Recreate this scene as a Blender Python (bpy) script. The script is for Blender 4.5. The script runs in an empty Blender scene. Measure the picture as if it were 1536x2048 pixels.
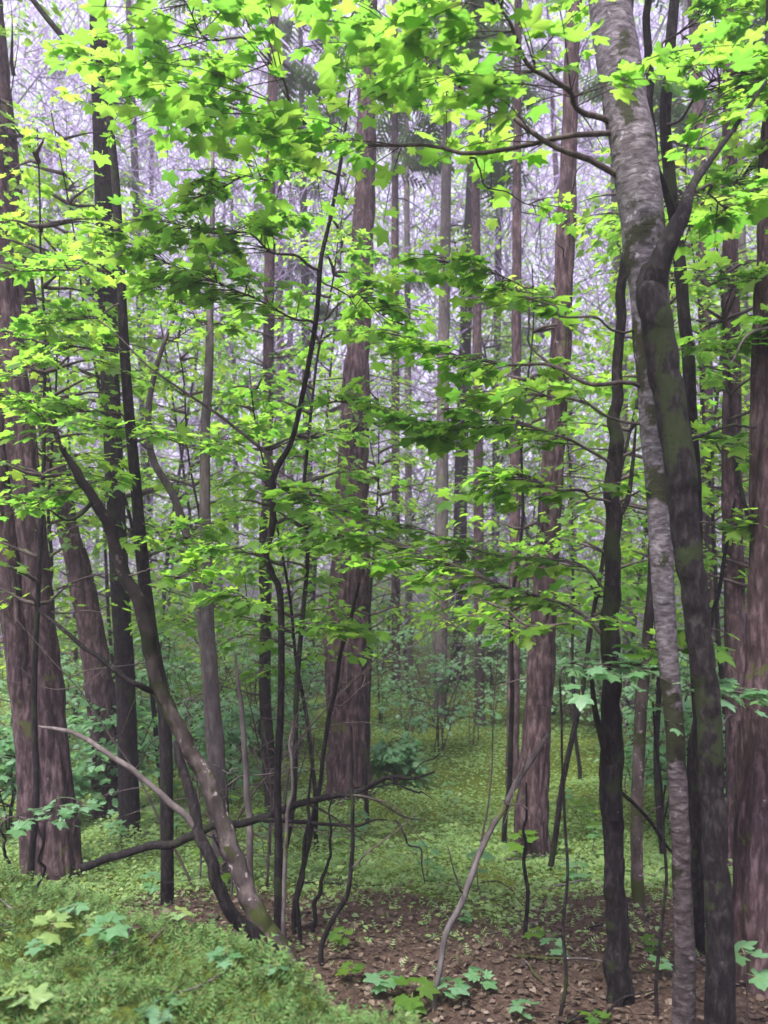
import bpy, math, random
import numpy as np
from mathutils import Vector, Matrix

# ------------------------------------------------------------------ camera, sky, sun, exposure
F, HX, HY, EYE = 1540.0, 768.0, 1200.0, 1.6          # focal length and horizon in photograph pixels, eye height
sc = bpy.context.scene
COL = sc.collection
cam_d = bpy.data.cameras.new('camera'); cam = bpy.data.objects.new('camera', cam_d); COL.objects.link(cam)
cam.location = (0, 0, EYE); cam.rotation_euler = (math.radians(90), 0, 0)
cam_d.sensor_fit = 'VERTICAL'; cam_d.sensor_height = 32.0; cam_d.sensor_width = 24.0
cam_d.lens = 32.0 * F / 2048; cam_d.shift_y = (HY - 1024) / 2048
cam_d.clip_start = 0.05; cam_d.clip_end = 2000
cam_d.dof.use_dof = True; cam_d.dof.focus_distance = 4.0; cam_d.dof.aperture_fstop = 2.4
sc.camera = cam
SUN_EL, SUN_AZ = math.radians(60), math.radians(-148)   # azimuth from +Y (ahead), negative to the left
w = bpy.data.worlds.new('World'); sc.world = w; w.use_nodes = True
nt = w.node_tree; nt.nodes.clear()
sky = nt.nodes.new('ShaderNodeTexSky'); sky.sky_type = 'NISHITA'; sky.sun_disc = False
sky.sun_elevation = SUN_EL; sky.sun_rotation = SUN_AZ; sky.air_density = 1.4; sky.dust_density = 6.0; sky.ozone_density = 1.5
hsv = nt.nodes.new('ShaderNodeHueSaturation'); hsv.inputs['Saturation'].default_value = 0.30
tint = nt.nodes.new('ShaderNodeMix'); tint.data_type = 'RGBA'; tint.blend_type = 'MULTIPLY'
tint.inputs[0].default_value = 1.0; tint.inputs[7].default_value = (0.96, 0.88, 1.14, 1)
bg = nt.nodes.new('ShaderNodeBackground'); bg.inputs['Strength'].default_value = 0.125
out = nt.nodes.new('ShaderNodeOutputWorld')
nt.links.new(sky.outputs[0], hsv.inputs['Color']); nt.links.new(hsv.outputs[0], tint.inputs[6])
nt.links.new(tint.outputs[2], bg.inputs[0]); nt.links.new(bg.outputs[0], out.inputs[0])
sd = bpy.data.lights.new('sun', 'SUN'); sd.energy = 2.7; sd.angle = math.radians(12); sd.color = (1.0, 0.96, 0.88)
sun = bpy.data.objects.new('sun', sd); COL.objects.link(sun)
dirv = Vector((math.sin(SUN_AZ) * math.cos(SUN_EL), math.cos(SUN_AZ) * math.cos(SUN_EL), math.sin(SUN_EL)))
sun.rotation_euler = dirv.to_track_quat('Z', 'Y').to_euler(); sun.location = dirv * 40
vs = sc.view_settings; vs.view_transform = 'Standard'; vs.look = 'None'; vs.gamma = 1; vs.exposure = 1.95
cy = sc.cycles
cy.max_bounces = 7; cy.diffuse_bounces = 4; cy.glossy_bounces = 2; cy.transmission_bounces = 5; cy.transparent_max_bounces = 4
cy.use_denoising = True; cy.caustics_reflective = False; cy.caustics_refractive = False
cy.filter_width = 1.6

rng = np.random.default_rng(11)
UP = np.array([0, 0, 1.0])

# ------------------------------------------------------------------ numeric helpers
def P(x, y, D):
    return np.array([(x - HX) / F * D, D, EYE + (HY - y) / F * D])

def _hash(ix, iy, iz, s):
    h = (ix.astype(np.int64) * 374761393 + iy.astype(np.int64) * 668265263 + iz.astype(np.int64) * 2147483647 + s * 974634533) & 0xffffffff
    h = ((h ^ (h >> 13)) * 1274126177) & 0xffffffff
    return ((h ^ (h >> 16)) & 0xffff) / 65535.0

def vnoise(p, s=0):
    p = np.asarray(p, float); i = np.floor(p); f = p - i; f = f * f * (3 - 2 * f)
    r = 0
    for a in (0, 1):
        for b in (0, 1):
            for c in (0, 1):
                wgt = (f[..., 0] if a else 1 - f[..., 0]) * (f[..., 1] if b else 1 - f[..., 1]) * (f[..., 2] if c else 1 - f[..., 2])
                r = r + wgt * _hash(i[..., 0] + a, i[..., 1] + b, i[..., 2] + c, s)
    return r

def fbm(p, octv=4, s=0):
    r, a, t = 0, 1.0, 0
    for k in range(octv):
        r = r + a * vnoise(np.asarray(p) * 2 ** k, s + k); t += a; a *= .5
    return r / t

def sstep(a, b, x):
    t = np.clip((x - a) / (b - a), 0, 1); return t * t * (3 - 2 * t)

TY = np.array([-400, -5, 0, 2.0, 3.3, 4.3, 5.3, 6, 8, 12, 20, 40, 80, 400.])
TZ = np.array([.2, .1, 0.05, 0.02, 0.0, -.14, -.29, -.38, -.48, -.38, 0.1, 1.8, 4.0, 10.])
EA, EB = np.array([-0.05, 2.0]), np.array([-1.75, 3.45])
ED = (EB - EA) / np.linalg.norm(EB - EA); EN = np.array([-ED[1], ED[0]])
if EN @ (np.array([-3., 1.]) - EA) < 0: EN = -EN
def mound_s(x, y):
    return (x - EA[0]) * EN[0] + (y - EA[1]) * EN[1]
def ground_z(x, y):
    x = np.asarray(x, float); y = np.asarray(y, float)
    z = 0
    for o in (-.5, 0, .5): z = z + np.interp(y + o * (1 + abs(0)), TY, TZ) / 3
    q = np.stack([x, y, 0 * x], -1)
    s = mound_s(x, y)
    s = s + (fbm(q * 2.2, 3, 5) - .5) * .35
    m = sstep(-.55, .16, s) * .50
    m = m * (1 - sstep(1.5, 4, s) * .6) * sstep(-3.0, 0.5, y)
    z = z + m + (fbm(q * 1.1, 3, 9) - .5) * .16 + (fbm(q * 6, 3, 3) - .5) * (.05 + .10 * sstep(-.3, .2, s))
    far = np.hypot(x, y)
    z = z + (fbm(q * .12, 2, 21) - .5) * np.clip((far - 10) / 20, 0, 1) * 1.6
    return z
def gz(x, y): return float(ground_z(np.array([x]), np.array([y]))[0])

def mesh_from(name, V, polys, mat=None, smooth=True):
    """polys: list of int arrays (n,k)"""
    me = bpy.data.meshes.new(name)
    V = np.asarray(V, np.float32); me.vertices.add(len(V)); me.vertices.foreach_set('co', V.ravel())
    li = np.concatenate([p.ravel() for p in polys]).astype(np.int32)
    tot = np.concatenate([np.full(len(p), p.shape[1]) for p in polys]).astype(np.int32)
    st = np.concatenate([[0], np.cumsum(tot)[:-1]]).astype(np.int32)
    me.loops.add(len(li)); me.loops.foreach_set('vertex_index', li)
    me.polygons.add(len(tot)); me.polygons.foreach_set('loop_start', st); me.polygons.foreach_set('loop_total', tot)
    me.polygons.foreach_set('use_smooth', np.full(len(tot), smooth))
    me.update(calc_edges=True)
    if mat: me.materials.append(mat)
    return me

def obj(name, me, parent=None, loc=None, kind=None):
    o = bpy.data.objects.new(name, me); COL.objects.link(o)
    if parent: o.parent = parent
    if loc is not None: o.location = loc
    if kind: o['kind'] = kind
    return o

def tag(o, label, cat, group=None):
    o['label'] = label; o['category'] = cat
    if group: o['group'] = group
    return o

def thing(name, label, cat, loc, group=None):
    return tag(obj(name, None, loc=tuple(loc)), label, cat, group)

class Geo:
    def __init__(s): s.V = []; s.Q = []; s.T = []; s.n = 0
    def add(s, V, Q=None, T=None):
        V = np.asarray(V)
        if Q is not None and len(Q): s.Q.append(np.asarray(Q) + s.n)
        if T is not None and len(T): s.T.append(np.asarray(T) + s.n)
        s.V.append(V); s.n += len(V)
    def mesh(s, name, mat, origin=None, smooth=True):
        V = np.concatenate(s.V)
        if origin is not None: V = V - np.asarray(origin)
        pol = []
        if s.Q: pol.append(np.concatenate(s.Q))
        if s.T: pol.append(np.concatenate(s.T))
        return mesh_from(name, V, pol, mat, smooth)

def curve(pts, n):
    """Catmull-Rom through the points (any number of columns), n samples"""
    p = np.asarray(pts, float)
    if len(p) == 2: return p[0] + (p[1] - p[0]) * np.linspace(0, 1, n)[:, None]
    q = np.vstack([2 * p[0] - p[1], p, 2 * p[-1] - p[-2]])
    L = np.concatenate([[0], np.cumsum(np.linalg.norm(np.diff(p[:, :3], axis=0), axis=1))])
    u = np.linspace(0, L[-1], n); k = np.clip(np.searchsorted(L, u, 'right') - 1, 0, len(p) - 2)
    t = ((u - L[k]) / np.maximum(L[k + 1] - L[k], 1e-9))[:, None]
    a, b, c, d = q[k], q[k + 1], q[k + 2], q[k + 3]
    return .5 * (2 * b + (c - a) * t + (2 * a - 5 * b + 4 * c - d) * t ** 2 + (3 * b - a - 3 * c + d) * t ** 3)

def tube(geo, pts, rad, n=24, seg=8, bump=0.0, bfreq=6.0, furrow=0.0, flare=0.0, seed=0, wob=0.0):
    """tapered tube through world points; rad per point; furrow = depth of bark ridges relative to the radius"""
    R = curve(np.column_stack([np.asarray(pts, float), np.asarray(rad, float)]), n)
    C, r = R[:, :3].copy(), np.maximum(R[:, 3], .0006)
    if wob:
        tt = np.linspace(0, 1, n)[:, None]
        q = np.column_stack([np.arange(n) * .23, np.full(n, seed * 1.7), np.zeros(n)])
        C += np.stack([vnoise(q, 1) - .5, vnoise(q, 2) - .5, vnoise(q, 3) - .5], 1) * wob * np.sin(np.pi * np.clip(tt * 4, 0, .5))
    tan = np.gradient(C, axis=0); tan /= np.linalg.norm(tan, axis=1)[:, None] + 1e-12
    ref = np.array([1., 0, 0]) if abs(tan[0] @ np.array([1., 0, 0])) < .8 else np.array([0, 1., 0])
    N = np.zeros_like(C); prev = ref
    for i in range(n):
        v = prev - tan[i] * (prev @ tan[i]); v /= np.linalg.norm(v) + 1e-12; N[i] = v; prev = v
    B = np.cross(tan, N)
    th = np.linspace(0, 2 * np.pi, seg, endpoint=False)
    dirs = N[:, None] * np.cos(th)[None, :, None] + B[:, None] * np.sin(th)[None, :, None]
    rr = np.repeat(r[:, None], seg, 1)
    s = np.concatenate([[0], np.cumsum(np.linalg.norm(np.diff(C, axis=0), axis=1))])[:, None] + 0 * rr
    cyl = np.stack([np.cos(th)[None] * rr, np.sin(th)[None] * rr, s], -1)
    if bump: rr = rr * (1 + bump * 2 * (fbm(cyl * bfreq + seed * 3.1, 3, seed) - .5))
    if furrow:
        warp = (fbm(cyl * np.array([6, 6, 2.2]) + seed, 2, seed + 4) - .5) * .10
        c2 = np.stack([np.cos(th)[None] * rr + warp, np.sin(th)[None] * rr - warp, s], -1)
        f1 = np.abs(vnoise(c2 * np.array([16, 16, 3.4]) + seed * 7, seed + 1) - .5) * 2
        f2 = vnoise(c2 * np.array([42, 42, 6]) + seed * 5, seed + 2)
        rr = rr * (1 + furrow * (np.sqrt(f1) * 1.0 - .6) + furrow * .35 * (f2 - .5))
    if flare:
        h = s
        lob = 1 + .35 * np.sin(th * 4 + seed)[None] + .2 * np.sin(th * 7 + seed * 2)[None]
        rr = rr * (1 + flare * lob * np.exp(-h / .28))
    V = C[:, None] + dirs * rr[..., None]
    i = np.arange(n - 1)[:, None]; j = np.arange(seg)[None]; jn = (j + 1) % seg
    Q = np.stack([i * seg + j, i * seg + jn, (i + 1) * seg + jn, (i + 1) * seg + j], -1).reshape(-1, 4)
    V = V.reshape(-1, 3)
    tip = len(V); V = np.vstack([V, C[-1] + tan[-1] * r[-1] * .6])
    T = np.stack([(n - 1) * seg + j[0], (n - 1) * seg + jn[0], np.full(seg, tip)], -1)
    geo.add(V, Q, T)
    return C, r

# ------------------------------------------------------------------ materials
def mat(name):
    m = bpy.data.materials.new(name); m.use_nodes = True; t = m.node_tree; t.nodes.clear()
    o = t.nodes.new('ShaderNodeOutputMaterial'); return m, t, o
def N(t, ty, **kw):
    n = t.nodes.new(ty)
    for k, v in kw.items():
        if k in n.inputs: n.inputs[k].default_value = v
        else: setattr(n, k, v)
    return n
def ramp(t, stops, interp='LINEAR'):
    r = t.nodes.new('ShaderNodeValToRGB'); r.color_ramp.interpolation = interp
    el = r.color_ramp.elements
    while len(el) > 1: el.remove(el[-1])
    el[0].position = stops[0][0]; el[0].color = (*stops[0][1], 1)
    for p, c in stops[1:]:
        e = el.new(p); e.color = (*c, 1)
    return r

def leaf_mat(name, cols, trans, tfac=.5, rough=.45, spec=.35):
    m, t, o = mat(name)
    oi = N(t, 'ShaderNodeObjectInfo'); ge = N(t, 'ShaderNodeNewGeometry')
    ad = N(t, 'ShaderNodeMath', operation='ADD'); fr = N(t, 'ShaderNodeMath', operation='FRACT')
    t.links.new(oi.outputs['Random'], ad.inputs[0]); t.links.new(ge.outputs['Random Per Island'], ad.inputs[1]); t.links.new(ad.outputs[0], fr.inputs[0])
    k = len(cols) - 1
    r1 = ramp(t, [(i / k, c) for i, c in enumerate(cols)]); r2 = ramp(t, [(i / (len(trans) - 1), c) for i, c in enumerate(trans)])
    t.links.new(fr.outputs[0], r1.inputs[0]); t.links.new(fr.outputs[0], r2.inputs[0])
    tc = N(t, 'ShaderNodeTexCoord'); nz = N(t, 'ShaderNodeTexNoise', Scale=60.0, Detail=3.0)
    t.links.new(ge.outputs['Position'], nz.inputs['Vector'])
    mx = N(t, 'ShaderNodeMix', data_type='RGBA', blend_type='MULTIPLY'); mx.inputs[0].default_value = .5
    mr = ramp(t, [(.3, (.55, .6, .5)), (.7, (1.25, 1.2, 1.1))]); t.links.new(nz.outputs['Fac'], mr.inputs[0])
    t.links.new(r1.outputs[0], mx.inputs[6]); t.links.new(mr.outputs[0], mx.inputs[7])
    va = N(t, 'ShaderNodeAttribute', attribute_name='vein'); vr = ramp(t, [(.90, (0, 0, 0)), (.985, (.75, .75, .75))]); t.links.new(va.outputs['Fac'], vr.inputs[0])
    vm = N(t, 'ShaderNodeMix', data_type='RGBA'); t.links.new(vr.outputs[0], vm.inputs[0]); t.links.new(mx.outputs[2], vm.inputs[6]); vm.inputs[7].default_value = (.22, .30, .09, 1)
    mt = N(t, 'ShaderNodeMix', data_type='RGBA', blend_type='MULTIPLY'); t.links.new(vr.outputs[0], mt.inputs[0]); t.links.new(r2.outputs[0], mt.inputs[6]); mt.inputs[7].default_value = (.45, .5, .4, 1)
    p = N(t, 'ShaderNodeBsdfPrincipled', Roughness=rough); p.inputs['Specular IOR Level'].default_value = spec
    tr = N(t, 'ShaderNodeBsdfTranslucent'); ms = N(t, 'ShaderNodeMixShader'); ms.inputs[0].default_value = tfac
    t.links.new(vm.outputs[2], p.inputs['Base Color']); t.links.new(mt.outputs[2], tr.inputs['Color'])
    t.links.new(p.outputs[0], ms.inputs[1]); t.links.new(tr.outputs[0], ms.inputs[2]); t.links.new(ms.outputs[0], o.inputs[0])
    return m

def bark_mat(name, lo, mid, hi, moss=None, moss_amt=0.0, lichen=None, lich_amt=0.0, scale=(18, 18, 4), bump=.5, rough=.9, top=None):
    m, t, o = mat(name)
    tc = N(t, 'ShaderNodeTexCoord'); oi = N(t, 'ShaderNodeObjectInfo')
    va = N(t, 'ShaderNodeVectorMath', operation='ADD'); t.links.new(tc.outputs['Object'], va.inputs[0]); t.links.new(oi.outputs['Random'], va.inputs[1])
    mp = N(t, 'ShaderNodeMapping'); mp.inputs['Scale'].default_value = scale; t.links.new(va.outputs[0], mp.inputs[0])
    n1 = N(t, 'ShaderNodeTexNoise', Scale=1.6, Detail=8.0, Roughness=.65, Distortion=.4); t.links.new(mp.outputs[0], n1.inputs['Vector'])
    r = ramp(t, [(.30, lo), (.5, mid), (.72, hi)]); t.links.new(n1.outputs['Fac'], r.inputs[0])
    n2 = N(t, 'ShaderNodeTexNoise', Scale=2.2, Detail=5.0, Roughness=.6); t.links.new(va.outputs[0], n2.inputs['Vector'])
    hr = ramp(t, [(.3, (.75, .78, .8)), (.7, (1.2, 1.12, 1.1))]); t.links.new(n2.outputs['Fac'], hr.inputs[0])
    mu = N(t, 'ShaderNodeMix', data_type='RGBA', blend_type='MULTIPLY'); mu.inputs[0].default_value = 1
    t.links.new(r.outputs[0], mu.inputs[6]); t.links.new(hr.outputs[0], mu.inputs[7]); col = mu.outputs[2]
    for c, amt, sca, dt in ((lichen, lich_amt, 22.0, 7.0), (moss, moss_amt, 5.0, 9.0)):
        if c is None: continue
        nn = N(t, 'ShaderNodeTexNoise', Scale=sca, Detail=dt, Roughness=.62); t.links.new(va.outputs[0], nn.inputs['Vector'])
        th = .72 - .38 * amt
        k = ramp(t, [(th, (0, 0, 0)), (th + .03, (1, 1, 1))]); t.links.new(nn.outputs['Fac'], k.inputs[0])
        mm = N(t, 'ShaderNodeMix', data_type='RGBA'); t.links.new(k.outputs[0], mm.inputs[0]); t.links.new(col, mm.inputs[6]); mm.inputs[7].default_value = (*c, 1); col = mm.outputs[2]
    if top:   # darker bark along one end of the stem
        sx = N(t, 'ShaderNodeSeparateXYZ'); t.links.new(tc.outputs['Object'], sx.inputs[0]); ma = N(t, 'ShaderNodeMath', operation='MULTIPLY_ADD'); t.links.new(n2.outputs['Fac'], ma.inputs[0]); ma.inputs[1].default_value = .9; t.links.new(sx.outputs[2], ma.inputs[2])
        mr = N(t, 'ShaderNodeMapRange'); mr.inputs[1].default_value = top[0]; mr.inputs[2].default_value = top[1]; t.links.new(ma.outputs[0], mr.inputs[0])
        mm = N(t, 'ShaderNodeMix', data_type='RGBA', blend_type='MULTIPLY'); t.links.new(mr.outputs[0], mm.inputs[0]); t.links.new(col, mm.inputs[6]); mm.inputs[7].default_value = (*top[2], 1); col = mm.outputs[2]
    p = N(t, 'ShaderNodeBsdfPrincipled', Roughness=rough); p.inputs['Specular IOR Level'].default_value = .14
    t.links.new(col, p.inputs['Base Color'])
    b = N(t, 'ShaderNodeBump', Strength=bump, Distance=.012); t.links.new(n1.outputs['Fac'], b.inputs['Height']); t.links.new(b.outputs[0], p.inputs['Normal'])
    t.links.new(p.outputs[0], o.inputs[0]); return m

GREENS = [(.065, .16, .018), (.095, .21, .024), (.05, .13, .018), (.12, .22, .026), (.075, .18, .018)]
TRANS = [(.19, .44, .04), (.25, .50, .05), (.14, .39, .04), (.31, .50, .06), (.21, .47, .04)]
M_leaf = leaf_mat('maple_leaf', GREENS, TRANS, .62)
M_leaf_mid = leaf_mat('midground_leaf', [(.055, .13, .02), (.09, .18, .022), (.045, .11, .025), (.10, .19, .02), (.07, .15, .02)],
                      [(.26, .52, .05), (.34, .60, .06), (.20, .46, .06), (.42, .62, .06), (.28, .54, .05)], .58)
M_leaf_teal = leaf_mat('shrub_leaf', [(.07, .17, .08), (.10, .22, .11), (.08, .19, .075), (.12, .24, .14), (.08, .18, .065)],
                       [(.18, .44, .14), (.24, .5, .18), (.2, .46, .13), (.25, .52, .2), (.2, .46, .11)], .45, .4, .5)  # blue-green cast: sky reflected by the leaves, put into their colour
M_leaf_pale = leaf_mat('pale_shrub_leaf', [(.12, .24, .13), (.16, .29, .17), (.13, .26, .12), (.18, .30, .19), (.13, .25, .11)],
                       [(.26, .52, .2), (.32, .58, .25), (.28, .54, .2), (.34, .6, .28), (.28, .54, .18)], .5, .42, .5)
M_moss = leaf_mat('moss_frond', [(.056, .13, .036), (.092, .18, .052), (.034, .085, .026), (.12, .145, .055), (.07, .155, .046)],
                  [(.14, .22, .03), (.2, .26, .04), (.12, .18, .03), (.22, .2, .05), (.16, .24, .03)], .3, .8, .1)
M_cover = leaf_mat('ground_cover_leaf', [(.13, .22, .08), (.19, .29, .11), (.12, .21, .09), (.21, .29, .09), (.15, .25, .09)],
                   [(.26, .48, .12), (.34, .56, .14), (.22, .44, .12), (.38, .56, .12), (.28, .5, .12)], .45, .5, .4)
M_litter = leaf_mat('dead_leaf', [(.042, .030, .021), (.075, .054, .038), (.024, .018, .014), (.15, .118, .09), (.05, .034, .024)],
                    [(.12, .05, .03), (.16, .08, .04), (.08, .04, .02), (.2, .11, .06), (.12, .06, .03)], .15, .7, .25)
M_needle = leaf_mat('conifer_needle', [(.025, .06, .02), (.04, .085, .025), (.03, .07, .022)], [(.06, .13, .03), (.09, .17, .04), (.07, .14, .03)], .3, .6, .2)
M_fir = bark_mat('fir_bark', (.009, .006, .006), (.042, .028, .028), (.135, .096, .100), moss=(.05, .055, .018), moss_amt=.26, lichen=(.20, .17, .175), lich_amt=.08, scale=(22, 22, 6.0), bump=1.0)
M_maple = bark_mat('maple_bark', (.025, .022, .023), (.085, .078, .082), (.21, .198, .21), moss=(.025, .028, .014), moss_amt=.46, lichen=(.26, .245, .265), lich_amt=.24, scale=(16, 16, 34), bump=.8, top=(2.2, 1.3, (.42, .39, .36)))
M_alder = bark_mat('alder_bark', (.20, .19, .195), (.36, .34, .35), (.50, .48, .50), moss=(.07, .08, .025), moss_amt=.2, lichen=(.62, .6, .63), lich_amt=.35, scale=(8, 8, 12), bump=.3)
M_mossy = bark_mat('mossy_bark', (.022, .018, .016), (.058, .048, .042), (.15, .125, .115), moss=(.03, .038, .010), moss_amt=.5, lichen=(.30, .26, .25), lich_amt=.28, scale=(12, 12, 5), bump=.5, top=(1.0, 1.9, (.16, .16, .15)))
M_darkbark = bark_mat('dark_bark', (.0025, .0022, .0022), (.008, .007, .0068), (.036, .032, .03), moss=(.014, .020, .007), moss_amt=.42, lichen=(.09, .085, .082), lich_amt=.06, scale=(34, 34, 13), bump=1.0)
M_twig = bark_mat('twig_bark', (.025, .02, .018), (.055, .045, .04), (.11, .095, .085), scale=(20, 20, 8), bump=.2)
M_pale = bark_mat('pale_stem_bark', (.034, .030, .027), (.072, .064, .059), (.135, .122, .115), moss=(.08, .10, .03), moss_amt=.3, scale=(14, 14, 5), bump=.4)

M_farwood = bark_mat('sky_tinted_branch', (.14, .115, .19), (.23, .19, .31), (.33, .28, .43), scale=(4, 4, 4), bump=.1)  # lavender of the sky gaps put into the branch colour

def ground_mat():
    m, t, o = mat('forest_floor')
    tc = N(t, 'ShaderNodeTexCoord')
    n1 = N(t, 'ShaderNodeTexNoise', Scale=38.0, Detail=8.0, Roughness=.7); t.links.new(tc.outputs['Object'], n1.inputs['Vector'])
    soil = ramp(t, [(.3, (.022, .015, .011)), (.5, (.05, .034, .025)), (.68, (.10, .07, .052)), (.8, (.16, .12, .09))]); t.links.new(n1.outputs['Fac'], soil.inputs[0])
    n2 = N(t, 'ShaderNodeTexNoise', Scale=55.0, Detail=6.0, Roughness=.7); t.links.new(tc.outputs['Object'], n2.inputs['Vector'])
    moss = ramp(t, [(.3, (.035, .055, .010)), (.55, (.085, .115, .018)), (.75, (.15, .17, .03))]); t.links.new(n2.outputs['Fac'], moss.inputs[0])
    n3 = N(t, 'ShaderNodeTexNoise', Scale=1.3, Detail=6.0, Roughness=.65); t.links.new(tc.outputs['Object'], n3.inputs['Vector'])
    at = N(t, 'ShaderNodeAttribute', attribute_name='moss')
    ad = N(t, 'ShaderNodeMath', operation='ADD'); t.links.new(at.outputs['Fac'], ad.inputs[0]); t.links.new(n3.outputs['Fac'], ad.inputs[1])
    k = ramp(t, [(.78, (0, 0, 0)), (.98, (1, 1, 1))]); t.links.new(ad.outputs[0], k.inputs[0])
    mx = N(t, 'ShaderNodeMix', data_type='RGBA'); t.links.new(k.outputs[0], mx.inputs[0]); t.links.new(soil.outputs[0], mx.inputs[6]); t.links.new(moss.outputs[0], mx.inputs[7])
    p = N(t, 'ShaderNodeBsdfPrincipled', Roughness=.95); p.inputs['Specular IOR Level'].default_value = .1
    t.links.new(mx.outputs[2], p.inputs['Base Color'])
    b = N(t, 'ShaderNodeBump', Strength=.8, Distance=.03); t.links.new(n1.outputs['Fac'], b.inputs['Height']); t.links.new(b.outputs[0], p.inputs['Normal'])
    t.links.new(p.outputs[0], o.inputs[0]); return m

def moss_amount(x, y):
    """how green the floor is: the moss bank, and the plants that begin beyond the strip of leaf litter"""
    q = np.stack([x, y, 0 * x], -1)
    bank = sstep(-.28, .1, mound_s(x, y))
    edge = 4.4 + (fbm(q * .9, 3, 31) - .5) * 1.6 + .25 * np.maximum(x - .6, 0)
    return np.clip(np.maximum(bank, sstep(-.5, .9, y - edge)), 0, 1)

# ------------------------------------------------------------------ ground
def build_ground():
    def axis(lo, hi, n, c, pw):
        u = np.linspace(-1, 1, n); v = np.sign(u) * np.abs(u) ** pw
        return np.where(v < 0, c + v * (c - lo), c + v * (hi - c))
    xs = axis(-300, 300, 300, 0, 4.0); ys = axis(-120, 400, 330, 3.4, 3.9)
    X, Y = np.meshgrid(xs, ys); Z = ground_z(X, Y)
    V = np.stack([X, Y, Z], -1).reshape(-1, 3); nx, ny = len(xs), len(ys)
    i = np.arange(ny - 1)[:, None]; j = np.arange(nx - 1)[None]
    Q = np.stack([i * nx + j, i * nx + j + 1, (i + 1) * nx + j + 1, (i + 1) * nx + j], -1).reshape(-1, 4)
    me = mesh_from('ground', V, [Q], ground_mat())
    a = me.attributes.new('moss', 'FLOAT', 'POINT'); a.data.foreach_set('value', moss_amount(V[:, 0], V[:, 1]).astype(np.float32))
    o = obj('ground', me); o['kind'] = 'structure'; o['label'] = 'forest floor of brown leaf litter turning mossy green further back'
build_ground()

# ------------------------------------------------------------------ leaf shapes
def maple_template(curl=.1, fold=.16, skew=0.0, lobes=5):
    if lobes == 5: ang = [-112, -58, 0, 58, 112]; ln = [.58, .88, 1.0, .88, .58]
    else: ang = [-128, -86, -43, 0, 43, 86, 128]; ln = [.52, .74, .92, 1.0, .92, .74, .52]
    step = ang[1] - ang[0]
    out_, zz = [], []
    for k, (a, l) in enumerate(zip(ang, ln)):
        for da, f, z in ((-.34, .74, -.2), (-.15, .87, .3), (0, 1.0, .2), (.15, .87, .3), (.34, .74, -.2)):
            out_.append((a + da * step, l * f)); zz.append(z)
        if k < len(ang) - 1:
            out_.append((a + .5 * step, .60 * (l + ln[k + 1]) / 2 + .04)); zz.append(-1)
    A = np.radians([a for a, _ in out_]) + skew; Rr = np.array([r for _, r in out_])
    x, y = np.sin(A) * Rr, np.cos(A) * Rr
    base = np.array([[0, 0]])
    pts = np.vstack([np.stack([x, y], 1)]); z = np.array(zz) * fold * .35 * Rr
    z = z - curl * Rr ** 2
    n = len(pts)
    V = np.vstack([np.column_stack([pts, z]), [[0, .0, .02]]]) * .62
    V[:, 1] += .30
    T = np.array([[i, n, i + 1] for i in range(n - 1)])
    # petiole strip from the twig (origin) to the blade
    pv = np.array([[-.012, 0, 0], [.012, 0, 0], [.010, .31, .012], [-.010, .31, .012]])
    return np.vstack([V, pv]), np.vstack([T, [[n + 1, n + 2, n + 3], [n + 1, n + 3, n + 4]]])
MAPLES = [maple_template(.10, .16, .0, 5), maple_template(.34, .14, .10, 5), maple_template(.04, .42, -.08, 5), maple_template(.18, .24, .05, 7), maple_template(-.12, .30, .04, 7), maple_template(.48, .20, -.12, 5)]
def simple_template(wd=.42, curl=.15):
    V = np.array([[0, 0, 0], [-wd * .8, .35, .05], [-wd * .6, .7, .02], [0, 1, -curl], [wd * .6, .7, .02], [wd * .8, .35, .05], [0, .45, -.06]])
    T = np.array([[0, 6, 1], [1, 6, 2], [2, 6, 3], [3, 6, 4], [4, 6, 5], [5, 6, 0]])
    return V, T
OVALS = [simple_template(.42, .15), simple_template(.5, .3), simple_template(.34, .05)]
def needle_spray_template():
    V = [[0, 0, 0], [.02, .5, .0], [0, 1, -.12]]; T = []
    for k in range(6):
        y = .12 + .15 * k; l = .34 * (1 - .11 * k)
        for s in (-1, 1):
            b = len(V); V += [[0, y, 0], [s * l, y + .16, -.05], [s * l * .5, y + .17, -.02], [0, y + .07, 0]]
            T += [[b, b + 1, b + 2], [b, b + 2, b + 3]]
    return np.array(V), np.array(T)
FARLEAF = [(np.array([[0, 0, 0], [-.4, .5, .05], [0, 1, -.1], [.4, .5, .05]]), np.array([[0, 2, 1], [0, 3, 2]]))]
NEEDLES = [needle_spray_template()]
def frond_template():
    V = [[-.02, 0, 0], [.02, 0, 0], [0, 1, .25]]; T = [[0, 1, 2]]
    for k in range(4):
        y = .15 + .2 * k; l = .32 * (1 - .16 * k); z = .25 * y
        for s in (-1, 1):
            b = len(V); V += [[0, y, z], [s * l, y + .14, z + .05], [0, y + .12, z + .03]]; T += [[b, b + 1, b + 2]]
    return np.array(V), np.array(T)
FROND = [frond_template()]

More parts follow.
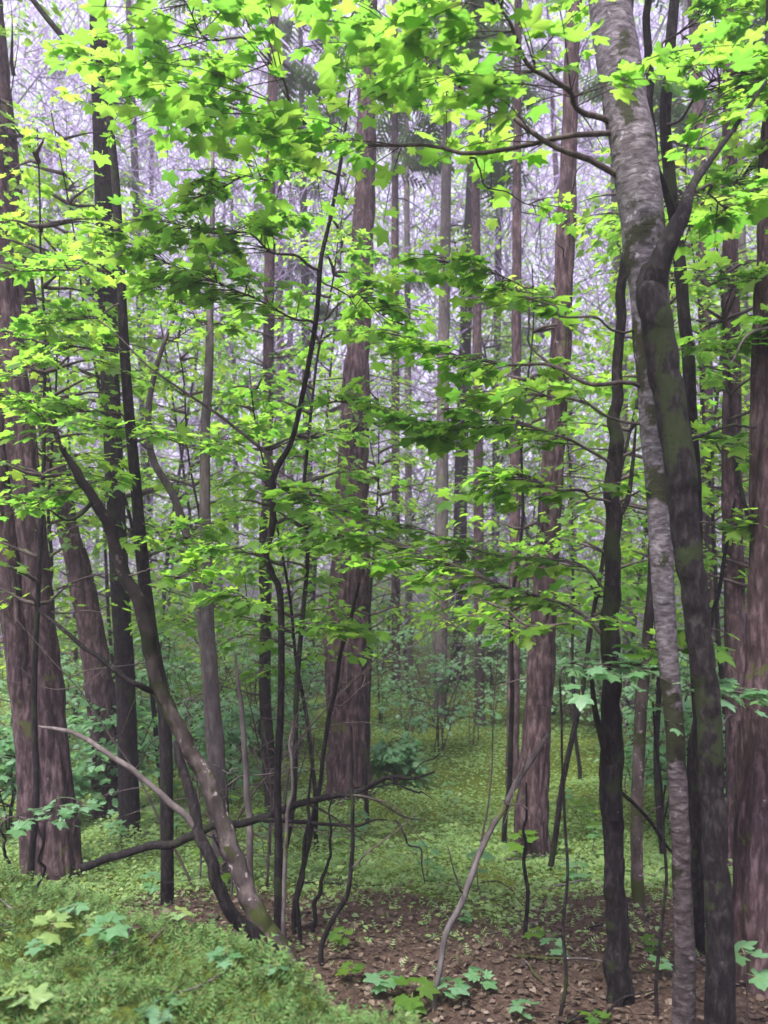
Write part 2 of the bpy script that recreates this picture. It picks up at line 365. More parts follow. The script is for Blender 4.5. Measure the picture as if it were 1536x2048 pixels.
def frames(d, n):
    """rows: x,y,z axes for tip direction d and rough normal n"""
    d = d / (np.linalg.norm(d, axis=-1, keepdims=True) + 1e-9)
    x = np.cross(d, n); x = x / (np.linalg.norm(x, axis=-1, keepdims=True) + 1e-9)
    z = np.cross(x, d)
    return np.stack([x, d, z], -2)
def scatter(geo, temps, pos, d, n, size, flat=1.0):
    pos, d, n, size = map(np.asarray, (pos, d, n, size))
    if len(pos) == 0: return
    Fm = frames(d, n); pick = rng.integers(0, len(temps), len(pos))
    for k, (V, T) in enumerate(temps):
        m = pick == k
        if not m.any(): continue
        W = np.einsum('vi,mij->mvj', V, Fm[m]) * size[m][:, None, None] + pos[m][:, None]
        c = m.sum(); off = (np.arange(c) * len(V))[:, None, None]
        geo.add(W.reshape(-1, 3), T=(T[None] + off).reshape(-1, 3))

LEAF_MESH = {}
def leaf_meshes(m):
    if m.name not in LEAF_MESH:
        LEAF_MESH[m.name] = []
        for V, T in MAPLES:
            me = mesh_from('leaf', V, [T], m); nl = len(V) - 5
            at = me.attributes.new('vein', 'FLOAT', 'POINT')
            at.data.foreach_set('value', np.array([1.0 if k % 6 == 2 else 0.0 for k in range(nl)] + [1.0] * 5, np.float32))
            LEAF_MESH[m.name].append(me)
    return LEAF_MESH[m.name]

# ------------------------------------------------------------------ trees
class Tree:
    """a thing: Empty at its base; trunk, branches, leaves are children"""
    def __init__(s, name, label, base, cat='tree', group=None, leafmat=None):
        s.root = thing(name, label, cat, base, group); s.base = np.asarray(base, float); s.lm = leafmat or M_leaf
        s.leaves = []; s.rest = Geo(); s.cat = cat
    def part(s, name, geo, m, label=None, kind=None):
        o = obj(name, geo.mesh(name, m, s.base), s.root, kind=kind)
        if label: o['label'] = label
        return o
    def stem(s, name, pts, rad, m, n=60, seg=14, label=None, **kw):
        g = Geo(); C, r = tube(g, pts, rad, n, seg, **kw); return s.part(name, g, m, label), C, r
    def spray(s, pts, r0, n, size, reach, t0=.2, m=None, wob=.06, seg=6, droop=.12, tilt=.32, lift=0.0):
        """a leafy branch: a bent axis, side twigs lying out flat from it, leaves in pairs along the twigs"""
        m = m or M_twig
        g = Geo(); nn = 26
        C, r = tube(g, pts, np.linspace(r0, max(r0 * .25, .0018), len(pts)), nn, seg, bump=.12, bfreq=30, seed=int(rng.integers(1, 999)), wob=wob)
        got = []; cnt = 0; n = int(n * 2.6)
        while cnt < n:
            t = t0 + (1 - t0) * rng.random() ** .85
            i = min(int(t * (nn - 1)), nn - 2); p0 = C[i]; ax = C[i + 1] - C[i]; ax = ax / (np.linalg.norm(ax) + 1e-9)
            axh = ax * np.array([1, 1, .3]); axh /= np.linalg.norm(axh) + 1e-9
            sd_ = np.cross(axh, UP); sd_ /= np.linalg.norm(sd_) + 1e-9
            sg = 1 if rng.random() < .5 else -1; a = math.radians(rng.uniform(15, 65))
            d = sd_ * sg * math.cos(a) + axh * math.sin(a) + UP * (rng.normal(0, .10) + lift)
            if rng.random() < .1: d = axh + UP * rng.normal(0, .1)
            L = reach * rng.uniform(.25, 1.0) * (1.1 - .5 * t)
            p1 = p0 + d * L * .55 + UP * .02 * L; p2 = p0 + d * L - UP * droop * L
            tw, _ = tube(g, [p0, p1, p2], [.0028, .0018, .001], 7, 4)
            for u in ([.35, .35, .62, .62, .84, .84, 1.0] if L > .25 else [.5, .5, 1.0]):
                if rng.random() < .12: continue
                q = tw[min(int(u * 6), 6)]
                b = d + (0 if u == 1.0 else 1) * np.cross(d, UP) * rng.choice([-1, 1]) * rng.uniform(.6, 1.4)
                b = b + rng.normal(0, .2, 3) - UP * rng.uniform(.0, .4)
                nrm = UP + rng.normal(0, tilt, 3)
                got.append((q, b, nrm, size * .9 * rng.uniform(.42, 1.4))); cnt += 1
        o = s.part('branch', g, m)
        for q, b, nrm, z in got: s.leaves.append((o, q, b, nrm, z))
        return C
    def finish(s, most=300):
        L = s.leaves
        if not L: return
        L.sort(key=lambda e: -e[4] / max(e[1][1], .5))
        mes = leaf_meshes(s.lm)
        head, tail = L[:most], L[most:]
        if head:
            pos = np.array([e[1] for e in head]); Fm = frames(np.array([e[2] for e in head]), np.array([e[3] for e in head]))
            for k, e in enumerate(head):
                M = Matrix([[*(Fm[k][:, a] * e[4]), pos[k][a] - s.base[a]] for a in range(3)] + [[0, 0, 0, 1]])
                o = bpy.data.objects.new('leaf', mes[k % len(mes)]); COL.objects.link(o); o.parent = e[0]; o.matrix_local = M
        if tail:
            scatter(s.rest, MAPLES, [e[1] for e in tail], [e[2] for e in tail], [e[3] for e in tail], [e[4] for e in tail])
            s.part('foliage', s.rest, s.lm, kind='stuff')

def base_of(x, D, dz=0.0):
    X = (x - HX) / F * D; return np.array([X, D, gz(X, D) + dz])
def trace(pts): return [P(*p) for p in pts]
def widths(ws, D): return [w_ / F * D / 2 for w_ in ws]

# ---- right foreground: dark crooked stem in front of a pale-barked maple
D0 = 2.5
b = base_of(1440, D0)
tr = Tree('crooked_tree', 'blackish stem crossing in front of the pale maple trunk, stub limb forking right', b)
pt = [b - UP * .15] + trace([(1440, 2080, D0), (1437, 1850, D0), (1430, 1700, D0), (1421, 1500, D0), (1403, 1300, D0), (1376, 1100, D0), (1354, 900, D0), (1326, 720, D0), (1306, 600, D0), (1300, 572, D0 + .07), (1293, 530, D0 + .20), (1288, 500, D0 + .25)])
tr.stem('trunk', pt, widths([60, 56, 52, 48, 47, 49, 54, 60, 62, 60, 52, 30, 12], D0), M_darkbark, n=240, seg=30, bump=.07, bfreq=10, seed=3, wob=.010, flare=.2)
tr.stem('limb', trace([(1312, 650, D0 + .02), (1307, 590, D0 + .01), (1318, 530, D0 - .01), (1345, 468, D0 - .02), (1366, 428, D0), (1383, 375, D0 + .1), (1420, 322, D0 + .2), (1480, 240, D0 + .35), (1560, 120, D0 + .5)]), widths([34, 50, 45, 37, 31, 20, 14, 10, 5], D0), M_darkbark, n=90, seg=16, bump=.1, bfreq=20, seed=5)
tr.spray(trace([(1385, 375, D0 + .1), (1440, 400, 2.7), (1520, 380, 2.8)]), .005, 26, .092, .35, .2)
tr.spray(trace([(1420, 322, D0 + .2), (1400, 250, 2.9), (1440, 160, 3.0)]), .005, 22, .092, .35, .2)
tr.stem('dead_branch', trace([(1370, 880, D0), (1420, 865, 2.5), (1470, 850, 2.55), (1510, 852, 2.6)]), widths([9, 7, 6, 3], D0), M_darkbark, n=24, seg=6, wob=.02, seed=9)
tr.finish()
D0 = 2.72
b = base_of(1368, D0)
tr = Tree('maple_tree', 'pale grey smooth-barked maple leaning left overhead, long leafy branches reaching left', b)
pt = [b - UP * .15] + trace([(1368, 1950, D0), (1364, 1750, D0), (1354, 1560, D0), (1342, 1380, D0), (1328, 1200, D0), (1320, 1050, D0), (1312, 900, D0), (1304, 740, D0), (1297, 580, D0), (1280, 400, D0), (1250, 200, D0), (1220, 0, D0), (1190, -220, D0), (1150, -520, D0 + .1), (1120, -1000, D0 + .2)])
tr.stem('trunk', pt, widths([46, 40, 36, 36, 38, 42, 48, 54, 64, 76, 86, 86, 80, 72, 54, 24], D0), M_maple, n=260, seg=32, bump=.05, bfreq=9, seed=8, wob=.010, flare=.25)
R1 = tr.spray(trace([(1240, 352, 2.72), (1180, 300, 2.68), (1130, 285, 2.64), (1000, 220, 2.7), (880, 150, 2.8), (710, 0, 2.9), (600, -90, 3.0)]), .012, 110, .105, .7, .2, wob=.05, seg=10)
R2 = tr.spray(trace([(1225, 266, 2.72), (1150, 275, 2.64), (1100, 287, 2.7), (1030, 303, 2.76), (940, 316, 2.8), (870, 300, 2.86), (780, 293, 2.9), (640, 268, 3.0), (560, 245, 3.05), (380, 195, 3.1), (250, 160, 3.2)]), .010, 115, .105, .75, .40, wob=.03, seg=10)
tr.spray(trace([(640, 268, 3.0), (560, 180, 2.8), (470, 90, 2.7), (380, 20, 2.6), (300, -60, 2.5)]), .006, 55, .105, .7, .1)
tr.spray(trace([(1222, 245, 2.72), (1120, 160, 2.5), (1040, 80, 2.4), (970, 0, 2.32), (880, -90, 2.2)]), .010, 66, .105, .65, .2, seg=8)
tr.spray(trace([(940, 316, 2.8), (1000, 380, 2.95), (1100, 432, 3.1)]), .004, 5, .07, .2, .7)
tr.spray(trace([(1285, 775, 2.72), (1180, 756, 2.66), (1110, 738, 2.74), (1000, 722, 2.9), (880, 700, 3.0), (790, 660, 3.1)]), .0085, 56, .09, .42, .32, seg=8)
tr.spray(trace([(1110, 738, 2.74), (1062, 680, 2.85), (1040, 575, 3.0), (960, 530, 3.1), (880, 530, 3.2)]), .005, 44, .105, .35, .45)
tr.spray(trace([(1300, 850, 2.72), (1150, 800, 2.75), (1000, 790, 2.9), (880, 810, 3.1)]), .006, 30, .09, .45, .2)
tr.spray(trace([(1275, 658, 2.72), (1160, 640, 2.7), (1080, 600, 2.8), (1050, 580, 2.85)]), .005, 6, .07, .2, .75)
tr.finish()

# ---- slender dark trunk with the low layered sprays
D2 = 3.15
b = base_of(1240, D2)
tr = Tree('slender_tree', 'slender dark mossy tree with flat sprays of yellow-green leaves at head height', b)
pt = [b - UP * .15] + trace([(1240, 2010, D2), (1232, 1850, D2), (1230, 1700, D2), (1224, 1560, D2), (1224, 1400, D2), (1222, 1200, D2), (1226, 1000, D2), (1232, 860, D2), (1240, 700, D2), (1255, 400, D2), (1262, 0, D2), (1270, -300, D2)])
tr.stem('trunk', pt, widths([56, 48, 42, 40, 46, 38, 34, 32, 26, 20, 16, 12, 8], D2), M_darkbark, n=200, seg=24, bump=.22, bfreq=18, seed=12, wob=.03, flare=.3)
tr.stem('dead_branch', trace([(1224, 1560, D2), (1205, 1480, 3.1), (1190, 1420, 3.05), (1182, 1340, 3.0)]), widths([18, 15, 12, 6], D2), M_darkbark, n=24, seg=8, bump=.1, seed=2)
tr.stem('dead_branch', trace([(1226, 1570, D2), (1290, 1630, 3.2), (1340, 1700, 3.3), (1400, 1760, 3.4)]), widths([9, 7, 6, 3], D2), M_darkbark, n=24, seg=6, bump=.1, seed=4)
tr.stem('dead_branch', trace([(1228, 1050, D2), (1255, 1000, 3.2), (1265, 930, 3.25), (1272, 850, 3.3)]), widths([14, 10, 8, 4], D2), M_darkbark, n=24, seg=8, bump=.1, seed=6)
tr.spray(trace([(1226, 930, D2), (1150, 880, 3.1), (1050, 850, 3.15), (930, 850, 3.3), (860, 880, 3.4)]), .007, 48, .10, .45, .15)
tr.spray(trace([(1228, 1010, D2), (1150, 980, 3.0), (1050, 960, 2.9), (950, 990, 3.0)]), .006, 36, .10, .35, .2)
tr.spray(trace([(1224, 1290, D2), (1150, 1225, 3.1), (1050, 1190, 3.1), (900, 1130, 3.2), (740, 1085, 3.35), (600, 1085, 3.5)]), .008, 150, .088, .5, .12, tilt=.25)
tr.spray(trace([(1224, 1190, D2), (1110, 1120, 3.2), (950, 1090, 3.4), (800, 1040, 3.6)]), .006, 60, .10, .45, .15)
tr.spray(trace([(1224, 1260, D2), (1160, 1240, 2.9), (1060, 1250, 2.8), (1000, 1215, 2.8), (946, 1256, 2.8), (900, 1225, 2.8), (872, 1172, 2.8)]), .006, 22, .09, .25, .1)
tr.spray(trace([(1224, 1330, D2), (1290, 1290, 3.0), (1380, 1270, 2.9)]), .005, 26, .09, .3, .2)
tr.finish()

# ---- slim twin-stemmed tree to the right, behind the leaning trunk
D3 = 3.6
b = base_of(1390, D3)
tr = Tree('thin_tree', 'thin dark green stem rising behind the pale leaning maple with leafy right-hand boughs', b)
pt = [b - UP * .1] + trace([(1392, 1800, D3), (1400, 1500, D3), (1395, 1200, D3), (1385, 900, D3), (1372, 650, D3), (1345, 400, D3), (1328, 250, D3), (1340, 130, D3), (1356, -20, D3), (1370, -300, D3)])
tr.stem('trunk', pt, widths([34, 30, 28, 28, 26, 24, 24, 22, 22, 20, 12], D3), M_darkbark, n=120, seg=14, bump=.12, bfreq=16, seed=15, wob=.025, flare=.3)
tr.stem('side_stem', trace([(1350, 440, D3), (1315, 330, 3.5), (1300, 200, 3.5), (1296, 0, 3.5), (1290, -200, 3.5)]), widths([18, 16, 16, 14, 9], D3), M_darkbark, n=50, seg=10, bump=.1, seed=16, wob=.03)
tr.spray(trace([(1328, 250, D3), (1400, 190, 3.3), (1480, 130, 3.1), (1580, 80, 3.0)]), .008, 75, .095, .5, .2)
tr.spray(trace([(1345, 400, D3), (1430, 380, 3.5), (1530, 330, 3.4)]), .007, 46, .092, .45, .2)
tr.spray(trace([(1360, 560, D3), (1440, 560, 3.4), (1560, 540, 3.2)]), .007, 44, .09, .4, .2)
tr.spray(trace([(1372, 700, D3), (1440, 690, 3.4), (1560, 660, 3.2)]), .007, 62, .095, .42, .15)
tr.spray(trace([(1382, 860, D3), (1450, 900, 3.4), (1560, 930, 3.3)]), .006, 36, .09, .4, .2)
tr.spray(trace([(1390, 1050, D3), (1460, 1050, 3.4), (1560, 1030, 3.3)]), .006, 34, .09, .4, .2)
tr.spray(trace([(1356, -20, D3), (1300, -60, 3.4), (1200, -80, 3.2)]), .006, 40, .092, .4, .2)
tr.spray(trace([(1310, 110, 3.5), (1410, 30, 3.4), (1500, -30, 3.3)]), .006, 40, .092, .4, .2)
tr.finish()

# ---- centre sapling with the Y fork
D4 = 3.7
b = base_of(556, D4)
tr = Tree('sapling', 'slim dark sapling with a zigzag stem splitting into a wide Y', b)
pt = [b - UP * .1] + trace([(557, 1700, D4), (555, 1550, D4), (562, 1400, D4), (561, 1200, D4), (545, 1150, D4), (532, 1108, D4), (545, 1050, D4), (549, 950, D4), (582, 885, D4), (605, 790, D4), (632, 640, D4), (642, 520, D4), (662, 430, D4), (682, 320, D4), (700, 180, D4)])
tr.stem('trunk', pt, widths([20, 17, 15, 14, 13, 13, 13, 14, 13, 11, 10, 10, 9, 8, 7, 4], D4), M_darkbark, n=150, seg=10, bump=.12, bfreq=20, seed=21)
tr.spray(trace([(549, 950, D4), (540, 920, D4), (522, 895, D4), (420, 818, D4), (330, 755, D4), (262, 702, D4), (200, 640, D4)]), .011, 8, .07, .2, .8, seg=8, wob=.02)
tr.spray(trace([(532, 1108, D4), (480, 1100, 3.6), (420, 1090, 3.5)]), .006, 20, .09, .3, .5)
tr.spray(trace([(603, 800, D4), (680, 805, 3.55), (760, 830, 3.4), (840, 860, 3.3)]), .006, 46, .10, .35, .2)
tr.spray(trace([(632, 650, D4), (560, 620, 3.6), (430, 560, 3.4), (270, 500, 3.3)]), .007, 105, .09, .55, .15)
tr.spray(trace([(640, 540, D4), (560, 500, 3.5), (450, 450, 3.3), (330, 430, 3.2)]), .007, 60, .09, .45, .15)
tr.spray(trace([(640, 560, D4), (720, 600, 3.75), (800, 650, 3.8)]), .005, 44, .10, .4, .2)
tr.spray(trace([(675, 350, D4), (580, 350, 3.5), (470, 370, 3.3), (400, 400, 3.2)]), .005, 42, .09, .35, .3)
tr.spray(trace([(549, 960, D4), (620, 1000, 3.6), (700, 1030, 3.5), (760, 1060, 3.5)]), .005, 40, .10, .35, .2)
tr.spray(trace([(561, 1220, D4), (500, 1210, 3.5), (440, 1180, 3.4)]), .004, 28, .085, .3, .2)
tr.spray(trace([(562, 1250, D4), (640, 1245, 3.5), (730, 1260, 3.4)]), .004, 30, .085, .28, .1)
tr.finish()

# ---- tall slim stem on the left
D5 = 4.4
b = base_of(335, D5)
tr = Tree('pole_tree', 'tall slim dark stem curving left towards the top, beside the mossy leaning maple', b)
pt = [b - UP * .1] + trace([(330, 1450, D5), (305, 1280, D5), (288, 1150, D5), (270, 950, D5), (252, 750, D5), (240, 520, D5), (226, 310, D5), (200, 175, D5), (85, 25, D5), (20, -60, D5)])
tr.stem('trunk', pt, widths([26, 26, 25, 24, 22, 20, 18, 16, 13, 11, 8], D5), M_darkbark, n=130, seg=14, bump=.08, bfreq=16, seed=25)
for a in ([(240, 500, D5), (140, 540, 4.0), (20, 550, 3.7)], [(250, 700, D5), (150, 690, 4.0), (30, 760, 3.7)], [(246, 600, D5), (170, 640, 4.2), (60, 650, 4.0)],
          [(262, 850, D5), (180, 820, 4.2), (60, 830, 4.0)], [(270, 950, D5), (180, 960, 4.1), (60, 1010, 4.0)]):
    tr.spray(trace(a), .007, 46, .09, .5, .15)
tr.spray(trace([(262, 850, D5), (340, 880, 4.2), (450, 910, 4.1)]), .006, 34, .10, .4, .2)
tr.spray(trace([(210, 200, D5), (290, 130, 4.2), (420, 60, 4.0)]), .006, 40, .09, .45, .25)
tr.spray(trace([(280, 1050, D5), (340, 1080, 4.2), (420, 1050, 4.0)]), .006, 34, .10, .4, .2)
tr.finish()

# ---- mossy leaning maple and the dark stem from the same root
D6 = 3.3
b = base_of(585, D6)
tr = Tree('mossy_maple', 'mossy maple leaning left from the leaf litter, lichen-spotted bark and a broken thin top', b)
pt = [b - UP * .12] + trace([(572, 1940, D6), (535, 1870, D6), (500, 1800, D6), (455, 1680, D6), (420, 1575, D6), (368, 1482, D6), (330, 1400, D6), (306, 1330, D6), (285, 1220, D6), (250, 1150, D6), (215, 1050, D6), (188, 1000, D6), (150, 940, D6), (122, 890, D6)])
wd = widths([62, 54, 44, 38, 35, 33, 31, 29, 28, 28, 26, 24, 21, 17, 9], D6)
tr.stem('trunk', pt, wd, M_mossy, n=220, seg=28, bump=.10, bfreq=12, seed=30, wob=.010, flare=.25)
tr.stem('side_stem', trace([(580, 1960, 3.2), (540, 1900, 3.1), (462, 1822, 3.05), (422, 1720, 3.05), (396, 1660, 3.1), (376, 1580, 3.15), (358, 1498, 3.2), (350, 1480, 3.22)]), widths([36, 32, 26, 23, 22, 20, 16, 8], 3.1), M_darkbark, n=80, seg=14, bump=.1, bfreq=18, seed=31, wob=.02, label='dark thinner stem crossing in front of the mossy trunk')
tr.stem('branch', trace([(394, 1658, 3.1), (345, 1610, 3.1), (300, 1570, 3.1), (210, 1502, 3.1), (130, 1462, 3.15), (80, 1450, 3.2)]), widths([15, 13, 12, 11, 9, 4], 3.1), M_pale, n=50, seg=9, bump=.12, seed=32, wob=.02)
tr.stem('branch', trace([(304, 1382, D6), (270, 1365, 3.2), (230, 1340, 3.2), (150, 1280, 3.2), (90, 1230, 3.2), (60, 1190, 3.2)]), widths([14, 12, 10, 9, 7, 3], 3.2), M_darkbark, n=40, seg=8, bump=.12, seed=33, wob=.02)
tr.stem('branch', trace([(188, 1000, D6), (160, 1030, 3.2), (130, 1040, 3.1), (100, 1020, 3.0)]), widths([10, 7, 5, 3], 3.2), M_darkbark, n=20, seg=6, seed=34)
tr.spray(trace([(250, 1150, D6), (330, 1150, 3.2), (400, 1130, 3.1)]), .004, 14, .085, .25, .4)
tr.spray(trace([(130, 900, D6), (110, 860, 3.2), (60, 800, 3.1)]), .004, 24, .09, .35, .3)
tr.finish()

# ---- bare thin stems around the clump
def bare(label, pts, ws, m, seed, name='thin_sapling', n=50, twigs=(), leaves=()):
    D = pts[0][2]; Xb = (pts[0][0] - HX) / F * D
    bb = np.array([Xb, D, gz(Xb, D)])
    t_ = Tree(name, label, bb, cat='sapling')
    p = trace(pts)
    if p[0][2] > bb[2] - .02: p = [bb - UP * .06] + p; ws = [ws[0]] + list(ws)
    t_.stem('stem', p, widths(ws, D), m, n=n, seg=9, bump=.12, bfreq=20, seed=seed, wob=.025)
    for tp in twigs:
        t_.stem('twig', trace(tp), np.linspace(.005, .0015, len(tp)), M_twig, n=20, seg=5, seed=seed + 1, wob=.03)
    for lp, nl, sz in leaves: t_.spray(trace(lp), .004, nl, sz, .3, .2)
    t_.finish(120); return t_
bare('thin dark stem slanting up in front of the furrowed red-brown trunk', [(590, 1800, 3.9), (622, 1660, 3.9), (645, 1530, 3.9), (665, 1400, 3.9), (700, 1230, 3.9), (716, 1165, 3.9)], [11, 10, 9, 9, 8, 4], M_darkbark, 41, twigs=([(645, 1530, 3.9), (620, 1450, 3.9), (610, 1380, 3.9)], [(700, 1230, 3.9), (740, 1200, 3.9), (800, 1180, 3.9)]))
bare('thin stem bowing out of the leaf litter with a side twig reaching right', [(648, 1880, 3.45), (690, 1795, 3.45), (705, 1700, 3.45), (706, 1590, 3.45), (702, 1450, 3.45)], [11, 10, 9, 8, 4], M_darkbark, 42, twigs=([(705, 1735, 3.45), (770, 1682, 3.4), (835, 1620, 3.4)], [(706, 1590, 3.45), (790, 1620, 3.5), (858, 1690, 3.5)]))
bare('straight pale pole stem behind the mossy leaning maple', [(440, 1700, 4.9), (432, 1500, 4.9), (424, 1350, 4.9), (415, 1150, 4.9), (412, 900, 4.9), (420, 600, 4.9), (424, 300, 4.9)], [32, 30, 28, 24, 20, 14, 6], M_pale, 43, leaves=(([(412, 900, 4.9), (480, 860, 4.7), (560, 830, 4.5)], 30, .10), ([(418, 650, 4.9), (350, 600, 4.7), (280, 560, 4.5)], 34, .10), ([(420, 500, 4.9), (500, 450, 4.9), (600, 430, 4.8)], 34, .1)))
bare('spindly grey stem standing upright beside the straight pale pole stem', [(500, 1740, 4.4), (497, 1600, 4.4), (490, 1480, 4.4), (476, 1380, 4.4), (470, 1300, 4.4)], [14, 13, 11, 9, 4], M_pale, 44)
bare('crooked grey stem bending left where it meets hanging leaves', [(432, 1640, 5.2), (405, 1250, 5.2), (398, 1180, 5.2), (355, 1010, 5.2), (306, 910, 5.2), (300, 800, 5.2), (330, 690, 5.2), (380, 560, 5.2)], [20, 18, 18, 16, 15, 12, 9, 4], M_pale, 45, leaves=(([(330, 690, 5.2), (400, 650, 5.0), (470, 640, 4.8)], 30, .1), ([(306, 900, 5.2), (250, 860, 5.0), (180, 850, 4.9)], 26, .1)))
bare('pale crooked sapling leaning right across the clearing, snapped at its top', [(870, 2000, 3.1), (890, 1880, 3.15), (928, 1790, 3.2), (968, 1700, 3.25), (1010, 1610, 3.3), (1052, 1535, 3.35), (1096, 1472, 3.4)], [12, 13, 13, 13, 12, 12, 11], M_pale, 46, twigs=([(962, 1700, 3.25), (980, 1560, 3.3), (982, 1400, 3.3), (992, 1290, 3.35)], [(1050, 1530, 3.35), (1030, 1560, 3.2), (1000, 1650, 3.1)], [(928, 1785, 3.2), (905, 1740, 3.1), (890, 1690, 3.05)], [(1008, 1600, 3.3), (1050, 1610, 3.2), (1075, 1650, 3.15)]))
bare('short straight stick of a stem at the foot of the leaning red trunk', [(1050, 1860, 3.8), (1051, 1780, 3.8), (1049, 1700, 3.8), (1052, 1560, 3.8)], [9, 8, 7, 3], M_darkbark, 47)
bare('very thin stem beside the bushes, forked near the top', [(540, 1560, 6.8), (532, 1400, 6.8), (530, 1250, 6.8), (526, 1100, 6.8), (540, 900, 6.8)], [26, 24, 22, 18, 8], M_darkbark, 48)
bare('brown leaning stem between the slender dark tree and the pale maple trunk', [(1278, 1800, 4.3), (1275, 1600, 4.3), (1285, 1400, 4.3), (1300, 1200, 4.3), (1310, 900, 4.3)], [26, 24, 24, 18, 8], M_mossy, 49, twigs=([(1275, 1650, 4.3), (1330, 1600, 4.2), (1400, 1580, 4.2)],))
bare('dark crooked stem leaning against the right-hand thicket', [(1400, 1720, 3.9), (1380, 1600, 3.9), (1385, 1500, 3.9), (1400, 1400, 3.9), (1430, 1200, 3.9), (1475, 1000, 3.9)], [14, 14, 12, 11, 9, 4], M_darkbark, 50, twigs=([(1380, 1600, 3.9), (1345, 1520, 3.9), (1330, 1440, 3.9)],))
for k, (x, lean, h) in enumerate([(572, 10, 1560), (598, 22, 1600), (566, -8, 1680), (630, 26, 1720)]):
    y0 = 1830 - (k % 3) * 25
    D = 3.55 + .12 * (k % 4)
    o = bare('thin upright sucker shoot in the clump beside the mossy leaning maple', [(x, y0, D), (x + lean * .4, (y0 + h) / 2, D), (x + lean, h, D), (x + lean * 1.3, h - 130, D)], [9, 8, 6, 3], (M_pale, M_darkbark)[k % 2], 60 + k, name='sucker_shoot')
    o.root['group'] = 'sucker shoots of the clump'

def twiggy(label, x, D, H, n, seed, group):
    r2 = np.random.default_rng(seed); X = (x - HX) / F * D; z = gz(X, D); bb = np.array([X, D, z])
    t_ = Tree('bare_shrub', label, bb, cat='shrub', group=group)
    for k in range(n):
        g = Geo(); l = r2.normal(0, .22 * H, 2); h = H * r2.uniform(.6, 1.1)
        C, _ = tube(g, [bb + np.array([r2.normal(0, .06), r2.normal(0, .06), -.05]), bb + np.array([l[0] * .4, l[1] * .4, h * .5]), bb + np.array([l[0], l[1], h])], [.009, .006, .002], 18, 6, wob=.14, seed=seed + k)
        for j in range(7):
            q = C[r2.integers(5, 17)]; a = r2.uniform(0, 6.28); L = r2.uniform(.15, .5) * H; d = np.array([math.cos(a), math.sin(a), r2.uniform(-.2, .8)])
            c2, _ = tube(g, [q, q + d * L * .5, q + d * L + UP * r2.uniform(-.1, .1)], [.004, .003, .001], 8, 4, wob=.08, seed=j)
            q = c2[4]; d = d + r2.normal(0, .6, 3); tube(g, [q, q + d * L * .4], [.0022, .001], 4, 4)
        t_.part('stem', g, M_pale if (seed + k) % 3 == 0 else M_twig)
for k in range(26):
    x = [480, 800, 860, 830, 1150, 1010, 1330, 300, 390, 560, 930, 900, 1260, 1420][k % 14] + (k * 37) % 60 - 30; D = (4.6 + (k * 0.73) % 5.5) * (1.9 if 720 < x < 1240 else 1)
    twiggy('leafless twiggy shrub, fine dark stems in the undergrowth', x, D, .8 + (k * .31) % 1.3, 3, 900 + k * 11, 'leafless twiggy shrubs in the undergrowth')

# ---- fallen branch caught in the stems
def fallen(label, segs, seed, name='fallen_branch', m=None):
    p0 = P(*segs[0][0][0]); t_ = thing(name, label, 'branch', p0)
    for k, (pts, ws) in enumerate(segs):
        g = Geo(); tube(g, trace(pts), widths(ws, pts[0][2]), 60 if k == 0 else 24, 9 if k == 0 else 6, bump=.16, bfreq=20, seed=seed + k, wob=.05)
        obj('limb' if k == 0 else 'twig', g.mesh('limb', m or M_darkbark, p0), t_)
fallen('dark dead branch caught aslant behind the mossy leaning maple, twiggy at its right end',
       [([(165, 1735, 4.4), (300, 1695, 4.2), (430, 1655, 4.0), (505, 1640, 3.9), (620, 1610, 3.8), (700, 1582, 3.7), (780, 1556, 3.6), (862, 1545, 3.5)], [16, 16, 15, 14, 12, 9, 7, 3]),
        ([(500, 1642, 3.9), (560, 1640, 3.85), (660, 1642, 3.8), (770, 1646, 3.7)], [10, 9, 7, 3]),
        ([(660, 1596, 3.75), (740, 1600, 3.6), (800, 1630, 3.5), (850, 1640, 3.45)], [7, 6, 4, 2]),
        ([(780, 1556, 3.6), (830, 1580, 3.55), (870, 1600, 3.5)], [5, 4, 2]), ([(700, 1582, 3.7), (760, 1570, 3.75), (820, 1550, 3.8), (880, 1500, 3.85)], [5, 4, 3, 2]),
        ([(620, 1610, 3.8), (680, 1640, 3.7), (730, 1690, 3.6)], [5, 4, 2]), ([(790, 1640, 3.5), (830, 1700, 3.45), (845, 1770, 3.4)], [5, 4, 2])], 70)

# ---- big furrowed trunks
def crown_boughs(t_, cx, cy, z0, z1, R, nb, seed):
    r_ = np.random.default_rng(seed); g = Geo(); gb = Geo()
    pos, d, nn, sz = [], [], [], []
    for k in range(nb):
        u = r_.random(); z = z0 + (z1 - z0) * u; L = R * (1 - .75 * u) * r_.uniform(.5, 1.0); a = r_.uniform(0, 2 * math.pi)
        dr = np.array([math.cos(a), math.sin(a), 0])
        c0 = np.array([cx, cy, z]); p2 = c0 + dr * L - UP * L * .35
        C, _ = tube(gb, [c0, c0 + dr * L * .5 - UP * L * .08, p2], [.03, .018, .005], 10, 5)
        for j in range(int(10 + L * 12)):
            t = r_.uniform(.12, 1); q = C[min(int(t * 9), 9)]; s_ = r_.choice([-1, 1])
            pos.append(q); d.append(dr * .6 + np.cross(dr, UP) * s_ * r_.uniform(.3, 1) - UP * r_.uniform(.1, .6)); nn.append(UP + r_.normal(0, .3, 3)); sz.append(r_.uniform(.35, .7))
    scatter(g, NEEDLES, pos, d, nn, sz)
    t_.part('limbs', gb, M_twig, kind='stuff'); t_.part('crown', g, M_needle, kind='stuff')

